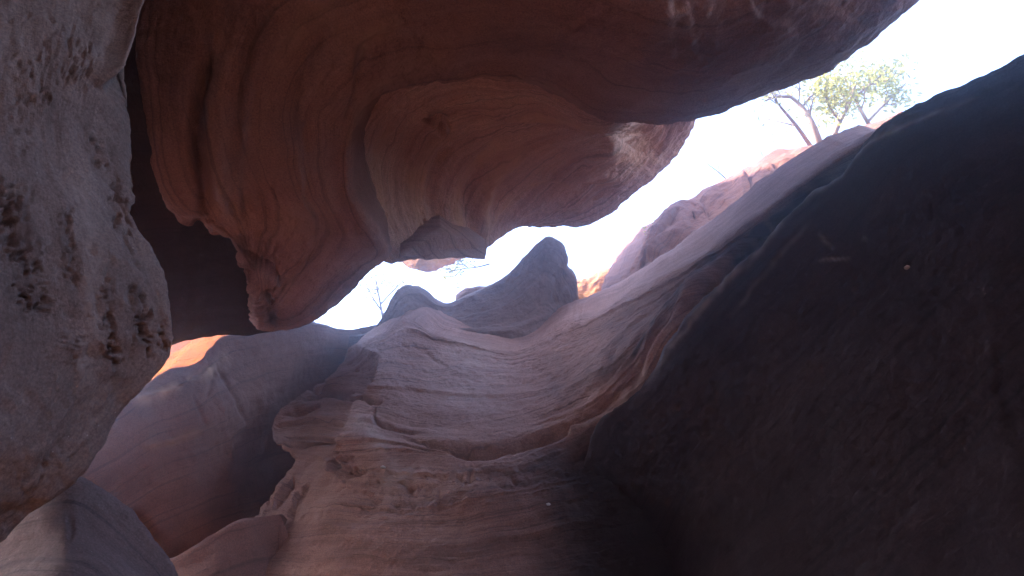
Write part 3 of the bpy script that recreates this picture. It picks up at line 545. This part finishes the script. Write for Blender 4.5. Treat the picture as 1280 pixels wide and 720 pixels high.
# spire ridge behind the bowl
dS = tps([(451, 417, 9.2), (505, 362, 9.6), (555, 380, 9.9), (620, 355, 9.9), (686, 300, 9.7), (709, 322, 9.9), (717, 347, 10.1), (721, 400, 10.0), (600, 400, 9.6), (540, 430, 9.1), (640, 440, 9.2), (690, 430, 9.4), (600, 470, 9.0)])
Sr = [[(438, 420), (462, 414), (480, 395), (494, 367), (507, 359), (525, 363), (540, 375), (556, 380), (580, 372), (606, 360), (632, 346), (657, 321), (676, 303), (687, 297), (704, 307), (709, 322), (708, 332), (718, 347), (722, 372), (730, 398)],
      [(436, 428), (464, 420), (484, 402), (498, 382), (510, 374), (526, 377), (540, 386), (557, 391), (582, 385), (608, 376), (632, 365), (656, 343), (674, 325), (685, 318), (699, 326), (704, 338), (704, 350), (713, 365), (718, 384), (728, 405)],
      [(434, 440), (466, 430), (490, 414), (504, 402), (516, 396), (530, 398), (544, 404), (560, 408), (585, 405), (610, 400), (632, 392), (654, 378), (670, 364), (680, 358), (692, 362), (698, 372), (700, 382), (710, 392), (718, 404), (730, 418)],
      [(434, 455), (470, 445), (495, 432), (510, 424), (522, 420), (536, 421), (550, 424), (566, 427), (590, 427), (612, 425), (632, 421), (652, 412), (667, 404), (677, 400), (688, 402), (695, 408), (702, 414), (712, 420), (722, 428), (734, 440)],
      [(434, 500), (470, 490), (497, 480), (512, 474), (524, 470), (538, 470), (552, 472), (568, 474), (592, 474), (614, 472), (634, 468), (654, 462), (669, 456), (679, 454), (690, 454), (698, 456), (706, 460), (716, 464), (726, 470), (740, 480)]]
Ss = [('step', [(520, 400), (560, 408), (610, 408), (660, 400), (690, 385)], 18, 0.10, 0.2), ('step', [(530, 415), (570, 419), (620, 417), (655, 412)], 10, 0.08, 0.3), ('groove', [(690, 385), (696, 360), (700, 335)], 6, 0.05, 0.3), ('groove', [(684, 430), (700, 400), (708, 370)], 8, 0.06, 0.2),
      ('groove', [(560, 412), (610, 413), (660, 406)], 4, 0.08, 0.3)]
spire = loft('rock_spire', Sr, dS, M_mauve, nu=320, nv=200, back=((0.1, -0.3, 2.0), (0, -0.5, 2.0)), strokes=Ss, lump=(0.03, 1.5), fine=(0.010, 9), strata=(0.005, 0.6, 7), terrace=(0.05, 3.5), seed=7)
tag(spire, 'shadowed rock spire with a pointed tip rising against the sky behind the bowl', 'rock spire')
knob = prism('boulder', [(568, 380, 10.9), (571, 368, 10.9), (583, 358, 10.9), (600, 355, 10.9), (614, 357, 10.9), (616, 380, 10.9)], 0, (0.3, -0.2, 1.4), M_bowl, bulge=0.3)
tag(knob, 'small bluish knob of rock peeping over the ridge left of the spire', 'boulder')

# ------------------------------------------------------------------ the dark right wall
dR = tps([(670, 800, 5.6), (690, 720, 5.8), (722, 620, 5.8), (747, 530, 5.6), (838, 432, 5.5), (905, 352, 5.3), (1002, 262, 5.0), (1098, 158, 4.5), (1280, 62, 3.8), (1450, -30, 3.3), (1000, 500, 4.6), (800, 620, 5.5), (880, 640, 5.1), (1280, 360, 3.6), (1280, 720, 3.1), (950, 720, 4.3), (830, 720, 5.1), (1500, 400, 3.0), (1500, 800, 2.5), (1100, 320, 4.5), (1150, 900, 3.0), (800, 900, 3.6)])
Rw = [
 [(664, 830), (686, 745), (704, 680), (726, 605), (747, 531), (776, 505), (806, 478), (838, 432), (872, 388), (905, 352), (950, 310), (1002, 262), (1048, 218), (1080, 175), (1102, 155), (1158, 124), (1213, 99), (1280, 63), (1440, -30), ('w', 3.6, 0.2, 4.6), ('w', 3.6, -2.5, 4.6)],
 [(700, 850), (722, 770), (742, 705), (768, 628), (792, 558), (815, 530), (842, 502), (872, 458), (906, 413), (940, 376), (985, 332), (1035, 285), (1078, 242), (1110, 200), (1132, 178), (1186, 146), (1240, 120), (1305, 84), (1460, -5), ('w', 3.5, 0.1, 4.3), ('w', 3.5, -2.6, 4.3)],
 [(760, 880), (785, 805), (810, 740), (848, 664), (885, 600), (908, 570), (938, 540), (968, 500), (1000, 460), (1035, 424), (1078, 382), (1125, 337), (1165, 297), (1195, 260), (1218, 238), (1268, 205), (1318, 176), (1378, 138), (1520, 50), ('w', 3.2, 0.0, 3.6), ('w', 3.2, -2.7, 3.6)],
 [(760, 920), (820, 860), (880, 800), (950, 735), (1020, 680), (1055, 650), (1090, 618), (1125, 580), (1160, 540), (1195, 504), (1238, 464), (1282, 422), (1318, 386), (1348, 352), (1370, 330), (1415, 298), (1460, 270), (1515, 232), (1640, 150), ('w', 2.8, -0.2, 2.6), ('w', 2.8, -2.8, 2.6)],
 [(880, 1000), (940, 950), (1000, 900), (1080, 850), (1160, 800), (1200, 770), (1240, 740), (1280, 705), (1320, 668), (1360, 632), (1400, 596), (1445, 556), (1480, 520), (1510, 490), (1530, 468), (1570, 440), (1610, 412), (1660, 378), (1770, 300), ('w', 2.5, -0.5, 1.6), ('w', 2.5, -3.0, 1.6)],
 [('w', x, y, 0.0) for x, y in [(0.9, 3.6), (1.05, 3.4), (1.2, 3.2), (1.35, 3.0), (1.5, 2.8), (1.57, 2.65), (1.65, 2.5), (1.72, 2.3), (1.8, 2.1), (1.87, 1.9), (1.95, 1.7), (2.0, 1.5), (2.05, 1.3), (2.1, 1.1), (2.15, .95), (2.2, .8), (2.25, .6), (2.3, .4), (2.35, 0), (2.3, -1), (2.3, -3.2)]],
]
Rs = [('pale', [(1227, 119), (1150, 150), (1084, 182), (1050, 222), (1002, 258), (950, 315), (905, 358), (850, 425), (806, 482)], 3, 0.75), ('pale', [(1130, 152), (1090, 172), (1060, 205)], 4, 0.4), ('pale', [(1015, 275), (960, 335), (910, 400)], 3, 0.4), ('pale', [(1020, 326), (1040, 323), (1062, 323)], 1.8, 0.9), ('pale', [(1022, 288), (1030, 300), (1042, 312)], 2.5, 0.5), ('pale', [(1078, 296), (1086, 302)], 3, 0.4),
      ('step', [(1227, 119), (1150, 150), (1084, 182), (1050, 222), (1002, 256), (947, 320)][::-1], 14, 0.04, 0.1), ('groove', [(1240, 112), (1180, 140), (1120, 160), (1085, 180)], 4, 0.03, 0.2),
      ('step', [(1060, 235), (1010, 275), (960, 330), (900, 395), (850, 455), (815, 495)], 10, 0.03, 0.15), ('ridge', [(1048, 222), (1002, 258), (950, 312), (905, 355), (860, 405)], 5, 0.03, 0.2),
      ('groove', [(1020, 290), (1030, 302), (1040, 310)], 3, 0.02), ('ridge', [(1020, 326), (1040, 323), (1062, 323)], 1.6, 0.012)]
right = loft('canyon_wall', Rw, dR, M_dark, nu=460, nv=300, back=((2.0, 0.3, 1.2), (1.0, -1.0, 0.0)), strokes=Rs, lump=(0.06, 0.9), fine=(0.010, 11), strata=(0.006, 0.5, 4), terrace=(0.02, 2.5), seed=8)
tag(right, 'dark smooth canyon wall leaning over the whole right side, nearly black below its rim', 'rock wall')

# ------------------------------------------------------------------ middle-left slab and its neighbours
dB = tps([(277, 421, 8.2), (380, 407, 9.0), (450, 415, 9.8), (200, 467, 7.4), (150, 510, 6.9), (245, 480, 7.5), (300, 500, 7.8), (340, 520, 8.5), (400, 470, 9.3), (420, 520, 9.6), (300, 600, 7.8), (340, 600, 8.5), (250, 600, 7.2), (200, 640, 6.9), (280, 680, 7.3), (100, 600, 6.4), (215, 700, 6.8), (240, 800, 6.5)])
Kr = [[(60, 560), (110, 530), (150, 505), (178, 483), (205, 464), (240, 455), (262, 434), (280, 421), (325, 416), (380, 406), (430, 412), (500, 400)],
      [(50, 590), (105, 560), (150, 532), (185, 508), (220, 490), (252, 474), (276, 460), (298, 448), (340, 440), (390, 432), (440, 432), (505, 425)],
      [(50, 650), (100, 610), (155, 575), (195, 550), (235, 532), (268, 518), (295, 506), (320, 495), (360, 484), (405, 474), (450, 468), (510, 460)],
      [(60, 720), (110, 675), (165, 635), (208, 610), (250, 592), (285, 580), (315, 568), (342, 556), (380, 545), (420, 535), (460, 525), (515, 515)],
      [(80, 800), (130, 755), (180, 712), (222, 685), (265, 665), (300, 652), (335, 640), (362, 630), (398, 618), (435, 605), (470, 595), (520, 585)],
      [(100, 880), (150, 840), (200, 800), (245, 770), (290, 750), (325, 735), (360, 720), (390, 710), (425, 700), (460, 690), (495, 680), (540, 670)]]
Kr = Kr + [foot(Kr[-1], dB, -0.3, 1.0), foot(Kr[-1], dB, -0.4, -0.4)]
Ks = [('step', [(150, 512), (180, 500), (210, 492), (238, 478), (260, 462), (272, 458)], 16, 0.10, 0.4), ('groove', [(238, 495), (245, 510), (258, 535)], 3, 0.05), ('groove', [(270, 460), (285, 480), (300, 505), (310, 530)], 4, 0.06, 0.4),
      ('groove', [(160, 640), (190, 672), (215, 694), (240, 690)], 10, 0.3, 0.2), ('ridge', [(175, 555), (215, 550), (255, 537)], 4, 0.02, 0.5),
      ('pale', [(160, 508), (195, 498), (225, 484)], 7, 0.9), ('pale', [(232, 478), (255, 466), (268, 462)], 6, 1.0), ('pale', [(245, 478), (270, 460), (290, 440)], 9, 0.4), ('pale', [(175, 560), (215, 552), (255, 538)], 5, 0.5), ('groove', [(270, 462), (262, 480), (258, 500)], 3, 0.05)]
slab = loft('rock_slab', Kr, dB, M_slab, nu=300, nv=260, back=((0.2, -0.8, 1.2), (0, -1, 1)), strokes=Ks, lump=(0.06, 1.0), fine=(0.008, 10), strata=(0.005, 0.5, 6), terrace=(0.04, 3), seed=9, wrap_l=(-0.6, 0.7, -0.7))
tag(slab, 'rust brown sloping slab between the grey wall and the buttress, falling into deep shadow', 'rock slab')
dC = tps([(200, 705, 5.0), (280, 655, 5.3), (310, 640, 5.5), (240, 750, 4.7), (320, 720, 5.2)])
Cr = [[(150, 740), (200, 706), (230, 690), (262, 670), (290, 655), (320, 645), (350, 640)], [(160, 760), (205, 725), (240, 708), (270, 692), (300, 680), (330, 670), (360, 665)],
      [(170, 800), (215, 770), (250, 752), (280, 740), (310, 730), (340, 720), (370, 715)], [(180, 880), (230, 850), (265, 840), (295, 830), (325, 820), (355, 815), (385, 810)]]
Cr = Cr + [foot(Cr[-1], dC, -0.2, 1.0), foot(Cr[-1], dC, -0.2, -0.3)]
low = loft('boulder', Cr, dC, M_slab, nu=90, nv=70, back=((0.1, -0.6, 0.7), (0, -0.8, 0.5)), lump=(0.04, 1.8), strata=(0.006, 0.6, 6), seed=10)
tag(low, 'low dim brown rock wedged at the foot of the buttress near the bottom edge', 'boulder')

# ------------------------------------------------------------------ rocks beyond, in the open air
def far_rock(name, rows, dep, mat, label, seed, back=((0, -0.3, 3), (0, -0.6, 3)), nu=160, nv=110, lump=(0.10, 0.8), fine=(0.012, 6), strata=(0.012, 0.3, 4), strokes=(), cat='rock'):
    o = loft(name, rows, dep, mat, nu=nu, nv=nv, back=back, lump=lump, fine=fine, strata=strata, seed=seed, strokes=strokes)
    tag(o, label, cat); return o
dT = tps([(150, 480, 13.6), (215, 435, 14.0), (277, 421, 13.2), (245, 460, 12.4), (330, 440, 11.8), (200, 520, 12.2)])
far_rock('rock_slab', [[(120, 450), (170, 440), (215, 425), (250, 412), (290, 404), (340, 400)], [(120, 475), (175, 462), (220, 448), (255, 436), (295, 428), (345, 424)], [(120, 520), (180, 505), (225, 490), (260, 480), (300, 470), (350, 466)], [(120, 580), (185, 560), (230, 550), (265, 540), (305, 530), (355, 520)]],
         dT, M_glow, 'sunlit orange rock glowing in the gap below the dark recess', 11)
dQ = tps([(715, 345, 14), (790, 345, 13.2), (750, 365, 13.4), (720, 400, 12.6), (800, 390, 12.6)])
far_rock('boulder', [[(700, 352), (722, 349), (738, 346), (752, 343), (765, 340), (778, 343), (790, 352), (806, 360)], [(700, 362), (720, 359), (738, 357), (752, 355), (766, 354), (780, 356), (793, 362), (808, 370)], [(698, 378), (718, 376), (736, 374), (752, 373), (768, 372), (783, 374), (797, 378), (812, 386)], [(696, 410), (716, 410), (735, 410), (752, 410), (770, 410), (786, 410), (800, 412), (816, 416)]],
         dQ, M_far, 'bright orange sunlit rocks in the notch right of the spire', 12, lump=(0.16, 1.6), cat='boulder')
dP = tps([(800, 316, 8.9), (827, 271, 9.3), (860, 250, 9.8), (910, 222, 9.8), (974, 190, 9.4), (1025, 180, 9.0), (1094, 158, 8.6), (841, 330, 8.2), (951, 252, 8.2), (1043, 197, 8.0), (880, 280, 8.7)])
far_rock('rock_outcrop', [[(786, 372), (792, 345), (797, 322), (810, 296), (827, 271), (842, 256), (858, 250), (872, 254), (882, 262)], [(800, 380), (806, 352), (812, 332), (824, 308), (839, 287), (852, 274), (866, 268), (880, 270), (892, 276)], [(825, 390), (831, 366), (837, 348), (848, 328), (861, 312), (872, 300), (884, 294), (896, 294), (906, 298)], [(860, 400), (866, 382), (872, 368), (882, 352), (893, 338), (904, 328), (914, 322), (924, 322), (934, 324)]],
         dP, M_rim, 'purplish pink outcrop above the flank, nearest the gap right of the spire', 13, lump=(0.08, 1.6), strokes=[('groove', [(800, 345), (815, 310), (835, 280), (850, 262)], 4, 0.12), ('ridge', [(815, 330), (835, 300), (865, 275)], 6, 0.1)])
far_rock('rock_outcrop', [[(862, 262), (874, 248), (892, 232), (910, 221), (928, 210), (943, 204), (956, 204), (968, 212)], [(872, 275), (886, 262), (904, 248), (921, 238), (938, 229), (952, 224), (965, 224), (976, 230)], [(892, 296), (905, 285), (922, 273), (938, 264), (954, 257), (967, 253), (978, 252), (988, 256)], [(915, 325), (928, 316), (944, 306), (960, 298), (975, 292), (987, 288), (998, 287), (1008, 290)]],
         dP, M_rim, 'rounded pink hump of rock in the middle of the rim below the twigs', 14, lump=(0.10, 1.2), strokes=[('groove', [(930, 212), (940, 228), (932, 248)], 4, 0.1)])
far_rock('rock_outcrop', [[(938, 222), (955, 200), (974, 189), (1000, 184), (1026, 179), (1050, 172), (1076, 163), (1100, 152), (1125, 140)], [(948, 238), (966, 220), (986, 209), (1010, 203), (1036, 197), (1060, 190), (1084, 182), (1108, 172), (1132, 162)], [(966, 258), (986, 242), (1006, 232), (1028, 226), (1052, 219), (1076, 212), (1100, 205), (1122, 197), (1146, 188)], [(990, 290), (1010, 276), (1030, 266), (1052, 258), (1076, 250), (1100, 243), (1122, 236), (1145, 228), (1168, 220)]],
         dP, M_rim, 'long low pink ledge along the rim where the trees grow', 15, lump=(0.08, 1.2), strokes=[('groove', [(990, 196), (1030, 192), (1070, 178)], 4, 0.1)])
dZ = tps([(490, 322, 13), (580, 322, 13.5), (535, 336, 12.6), (535, 300, 13)])
far_rock('rock_outcrop', [[(486, 318), (497, 325), (507, 333), (522, 337), (547, 337), (562, 329), (577, 324), (592, 318)], [(484, 308), (497, 312), (507, 317), (522, 320), (547, 320), (562, 316), (577, 312), (592, 308)], [(482, 290), (497, 290), (507, 290), (522, 290), (547, 290), (562, 290), (577, 290), (592, 290)]],
         dZ, M_far, 'small red lip of rock hanging into the sky below the dark block', 16, back=((0, 1.5, 3), (0, 1, 3)), lump=(0.08, 1.5))

# ------------------------------------------------------------------ trees and twigs
def tube_mesh(paths, seg=6):
    V, Q = [], []; off = 0
    for pts, r0, r1 in paths:
        P = smooth_poly(pts, 5) if len(pts) > 2 else np.array(pts, float)
        n = len(P)
        T = np.gradient(P, axis=0); T /= np.linalg.norm(T, axis=1)[:, None] + 1e-9
        a = np.cross(T, [0.3, 0.9, 0.1]); a /= np.linalg.norm(a, axis=1)[:, None] + 1e-9
        b = np.cross(T, a)
        rr = np.linspace(r0, r1, n)[:, None, None]
        th = np.linspace(0, 2 * np.pi, seg, endpoint=False)
        ring = P[:, None] + rr * (np.cos(th)[None, :, None] * a[:, None] + np.sin(th)[None, :, None] * b[:, None])
        V.append(ring.reshape(-1, 3))
        idx = np.arange(n * seg).reshape(n, seg) + off; nx = np.roll(idx, -1, 1)
        Q.append(np.stack([idx[:-1], nx[:-1], nx[1:], idx[1:]], -1).reshape(-1, 4)); off += n * seg
    return np.concatenate(V), np.concatenate(Q)
def leaves_mesh(centres, spread, n, size, r):
    V, Q = [], []
    for c, s, k in zip(centres, spread, n):
        p = c + r.normal(size=(k, 3)) * s
        for x in p:
            d = r.normal(size=3); d /= np.linalg.norm(d); e = np.cross(d, r.normal(size=3)); e /= np.linalg.norm(e)
            l = size * r.uniform(0.6, 1.3); w = l * 0.42
            i = len(V); V += [x - d * l * .5, x + e * w * .5, x + d * l * .5, x - e * w * .5]; Q.append((i, i + 1, i + 2, i + 3))
    return np.array(V), np.array(Q)
def grow(limbs, r, levels=2, k=5, ratio=0.45):
    """limbs: list of (points, r0, r1). Adds side branches, returns all paths and their tips."""
    allp = list(limbs); tips = [np.array(l[0][-1]) for l in limbs]; cur = limbs
    for lv in range(levels):
        nxt = []
        for pts, r0, r1 in cur:
            P = smooth_poly(pts, 5); Ls = np.linalg.norm(np.diff(P, axis=0), axis=1).sum()
            for j in range(k):
                t = r.uniform(0.35, 1.0); i = min(int(t * (len(P) - 1)), len(P) - 2)
                dr = P[i + 1] - P[i]; dr = dr / np.linalg.norm(dr)
                d = dr * 0.8 + r.normal(size=3) * 0.55 + np.array([0, 0, 0.25]); d /= np.linalg.norm(d)
                l = Ls * ratio * r.uniform(0.5, 1.1)
                p0 = P[i]; p1 = p0 + d * l * 0.5; p2 = p1 + (d + r.normal(size=3) * 0.35) * l * 0.5
                rr = (r0 + (r1 - r0) * t) * 0.55
                nxt.append(([p0, p1, p2], rr, rr * 0.4)); tips += [p2, p1 * .4 + p2 * .6]
        allp += nxt; cur = nxt
    return allp, tips
def tree(name, limbs_px, d, label, seed, r0=0.05, leaf=60, size=0.09, spread=0.12, group=None, cat='tree', levels=2, k=5, keep=1.0, mat_leaf=None):
    r = np.random.default_rng(seed)
    limbs = []
    for pts, w in limbs_px:
        limbs.append(([W(x, y, d + (p[0] if p else 0)) for x, y, *p in pts], r0 * w, r0 * w * 0.45))
    paths, tips = grow(limbs, r, levels, k)
    base = limbs[0][0][0]
    root = bpy.data.objects.new(name, None); C.objects.link(root); root.location = base
    V, Q = tube_mesh(paths)
    mesh_from('trunk', V, [Q], M_bark, root)
    if leaf:
        tips = [t for t in tips if r.uniform() < keep]
        V, Q = leaves_mesh(tips, [spread] * len(tips), [max(2, int(leaf * r.uniform(0.4, 1.5) / 1)) for _ in tips], size, r)
        mesh_from('crown', V, [Q], mat_leaf or M_leaf, root, smooth=False)
    tag(root, label, cat, group)
    return root
tree('tree', [([(1026, 182), (1016, 156), (1002, 133, 0.2), (988, 121, 0.3)], 1.2), ([(988, 121, 0.3), (972, 121, 0.3), (956, 126, 0.2)], 0.6), ([(1014, 184), (996, 158, -.2), (976, 134, -.3), (968, 124, -.3)], 0.75), ([(1003, 134, 0.2), (1012, 122, 0.3), (1026, 112, 0.5)], 0.5)],
     10.2, 'bare-limbed young tree leaning left on the rim with few leaves', 21, leaf=5, size=0.07, spread=0.10, keep=0.35, r0=0.045)
tree('tree', [([(1040, 178), (1050, 152), (1062, 128, .2), (1070, 105, .3)], 1.0), ([(1090, 162), (1080, 145), (1068, 122, .4), (1056, 98, .5)], 0.9), ([(1068, 122, .4), (1090, 104, .5), (1108, 92, .5)], 0.6), ([(1085, 152), (1108, 128, .5), (1132, 104, .7)], 0.7), ([(1050, 152), (1036, 132, -.2), (1030, 112, -.3)], 0.5)],
     10.6, 'leafy yellow-green tree on the rim under the bright sky', 22, leaf=5, size=0.09, spread=0.13, keep=0.7, levels=3, k=4, r0=0.04)
tree('shrub', [([(480, 420), (478, 395), (474, 372), (470, 350)], 1.0), ([(476, 380), (490, 365), (505, 350)], 0.6), ([(478, 390), (466, 372), (458, 355)], 0.6)],
     13.5, 'pale feathery bush seen through the gap at the left end of the sky', 23, leaf=5, size=0.08, spread=0.14, keep=0.45, r0=0.03, cat='bush')
tree('branch', [([(612, 330), (596, 334, .1), (578, 336, .2), (560, 340, .2)], 0.6), ([(596, 334, .1), (586, 330, .2), (574, 331, .3)], 0.4), ([(578, 336, .2), (566, 346, .2), (550, 344, .2)], 0.35)],
     13.2, 'thin leafy branch dangling into the sky below the dark block', 24, leaf=3, size=0.08, spread=0.1, keep=0.5, r0=0.03, cat='branch')
tree('dry_twig', [([(908, 224), (899, 216), (890, 209), (883, 204)], 0.5), ([(899, 216), (898, 209), (896, 203)], 0.35)], 9.9, 'dry forked twig sticking out from the pink rocks into the sky', 25, leaf=0, levels=1, k=3, r0=0.022, cat='twig')
tree('dry_twig', [([(955, 206), (954, 196), (949, 186)], 0.5), ([(954, 198), (958, 192), (960, 186)], 0.3)], 9.8, 'short upright twig on the pink rim left of the leaning tree', 26, leaf=0, levels=1, k=3, r0=0.018, cat='twig')
M_dry = plain('dry_grass', (0.42, 0.34, 0.12), 0.8, 0.4)
tree('grass_tuft', [([(812, 305), (814, 296), (817, 287)], 0.3), ([(813, 304), (819, 296), (821, 291)], 0.3), ([(812, 304), (811, 297), (812, 292)], 0.3)], 9.2, 'yellowish dry tuft on the edge of the purplish outcrop', 27, leaf=8, size=0.05, spread=0.05, levels=1, k=3, r0=0.012, cat='plant', mat_leaf=M_dry)

# ------------------------------------------------------------------ pale pebbles caught on the rock
bpy.context.view_layer.update()
dg = bpy.context.evaluated_depsgraph_get()
def pebble(px, py, r, label, seed):
    d = Vector(W(px, py, 1.0) - CAM).normalized()
    ok, loc, nrm, *_ = sc.ray_cast(dg, Vector(CAM), d)
    if not ok: return
    u = np.linspace(0, 2 * np.pi, 14, endpoint=False); v = np.linspace(0.05, np.pi - 0.05, 9)
    uu, vv = np.meshgrid(u, v)
    S = np.stack([np.cos(uu) * np.sin(vv) * 1.2, np.sin(uu) * np.sin(vv), np.cos(vv) * 0.7], -1).reshape(-1, 3)
    S = S * (1 + 0.25 * pn(S * 1.3 + seed))[:, None] * r + np.array(loc + nrm * r * 0.5)
    idx = np.arange(9 * 14).reshape(9, 14); nx = np.roll(idx, -1, 1)
    o = mesh_from('pebble', S, [np.stack([idx[:-1], nx[:-1], nx[1:], idx[1:]], -1).reshape(-1, 4)], M_peb)
    tag(o, label, 'pebble')
pebble(1135, 335, 0.016, 'tiny pale pebble stuck high on the dark leaning wall', 1)
pebble(685, 631, 0.014, 'tiny white pebble lying on the lower part of the buttress, below the ledge', 2)
pebble(479, 585, 0.018, 'small white pebble on the buttress just below the ledge, under the crack', 3)

# ------------------------------------------------------------------ ground
me = bpy.data.meshes.new('ground')
n = 160; R0 = 60
xs = np.sign(np.linspace(-1, 1, n)) * np.abs(np.linspace(-1, 1, n)) ** 3 * R0
gx, gy = np.meshgrid(xs, xs); gz = 0.05 * fbm(np.stack([gx.ravel(), gy.ravel(), 0 * gx.ravel()], 1) * 0.8, 3)
rr = np.hypot(gx.ravel(), gy.ravel() - 2.0) + 0.8 * fbm(np.stack([gx.ravel(), gy.ravel(), 0 * gx.ravel()], 1) * 0.25, 2)
tt = np.clip((rr - 9.0) / 3.0, 0, 1); gz = gz * (1 + 4 * tt) + 6.8 * tt * tt * (3 - 2 * tt)
V = np.stack([gx.ravel(), gy.ravel(), gz], 1); idx = np.arange(n * n).reshape(n, n)
g = mesh_from('ground', V, [np.stack([idx[:-1, :-1], idx[:-1, 1:], idx[1:, 1:], idx[1:, :-1]], -1).reshape(-1, 4)], M_sand, uv=V[:, :2])
tag(g, 'red sand floor of the canyon', 'ground', kind='structure')

# ------------------------------------------------------------------ light
EL, AZ = 42.0, -95.0            # sun height, and bearing from the view direction (negative: left)
sd = Vector((math.sin(rad(AZ)) * math.cos(rad(EL)), math.cos(rad(AZ)) * math.cos(rad(EL)), math.sin(rad(EL))))
sl = bpy.data.lights.new('sun', 'SUN'); sl.energy = 2.6; sl.angle = rad(0.5); sl.color = (1.0, 0.93, 0.82)
so = bpy.data.objects.new('sun', sl); C.objects.link(so); so.rotation_euler = sd.to_track_quat('Z', 'Y').to_euler(); so.location = (0, 0, 40)
w = bpy.data.worlds.new('World'); sc.world = w; w.use_nodes = True
nt = w.node_tree; bg = nt.nodes['Background']
sky = nt.nodes.new('ShaderNodeTexSky'); sky.sky_type = 'NISHITA'; sky.sun_disc = False
sky.sun_elevation = rad(EL); sky.sun_rotation = rad(AZ); sky.air_density = 1.0; sky.dust_density = 1.5
nt.links.new(sky.outputs[0], bg.inputs['Color']); bg.inputs['Strength'].default_value = 0.15

# added volume, imitates lens glare around the sky slot
bm = bpy.data.meshes.new('added_haze')
x0, x1, y0, y1, z0, z1 = -62, 62, -62, 62, -1.6, 16.0
hv = [(x, y, z) for x in (x0, x1) for y in (y0, y1) for z in (z0, z1)]
bm.from_pydata(hv, [], [(0, 1, 3, 2), (4, 6, 7, 5), (0, 4, 5, 1), (2, 3, 7, 6), (0, 2, 6, 4), (1, 5, 7, 3)])
hm = bpy.data.materials.new('glare_haze'); hm.use_nodes = True; hn = hm.node_tree
hn.nodes.remove(hn.nodes['Principled BSDF'])
pv = hn.nodes.new('ShaderNodeVolumePrincipled'); pv.inputs['Density'].default_value = 0.018; pv.inputs['Anisotropy'].default_value = 0.93; pv.inputs['Color'].default_value = (0.85, 0.93, 1, 1)
hn.links.new(pv.outputs[0], hn.nodes['Material Output'].inputs['Volume'])
bm.materials.append(hm); ho = bpy.data.objects.new('added_haze', bm); C.objects.link(ho)
tag(ho, 'faint added volume standing in for lens glare around the sky slot', 'added_haze', kind='stuff')

vs = sc.view_settings
vs.view_transform = 'Standard'; vs.look = 'None'; vs.gamma = 1; vs.use_curve_mapping = False
vs.exposure = 3.6
vs.use_white_balance = True; vs.white_balance_temperature = 6150; vs.white_balance_tint = 20
cy = sc.cycles
cy.use_denoising = True
try: cy.denoiser = 'OPENIMAGEDENOISE'
except Exception: pass
cy.max_bounces = 10; cy.diffuse_bounces = 8; cy.glossy_bounces = 3; cy.transmission_bounces = 4
cy.volume_bounces = 3
cy.sample_clamp_indirect = 12
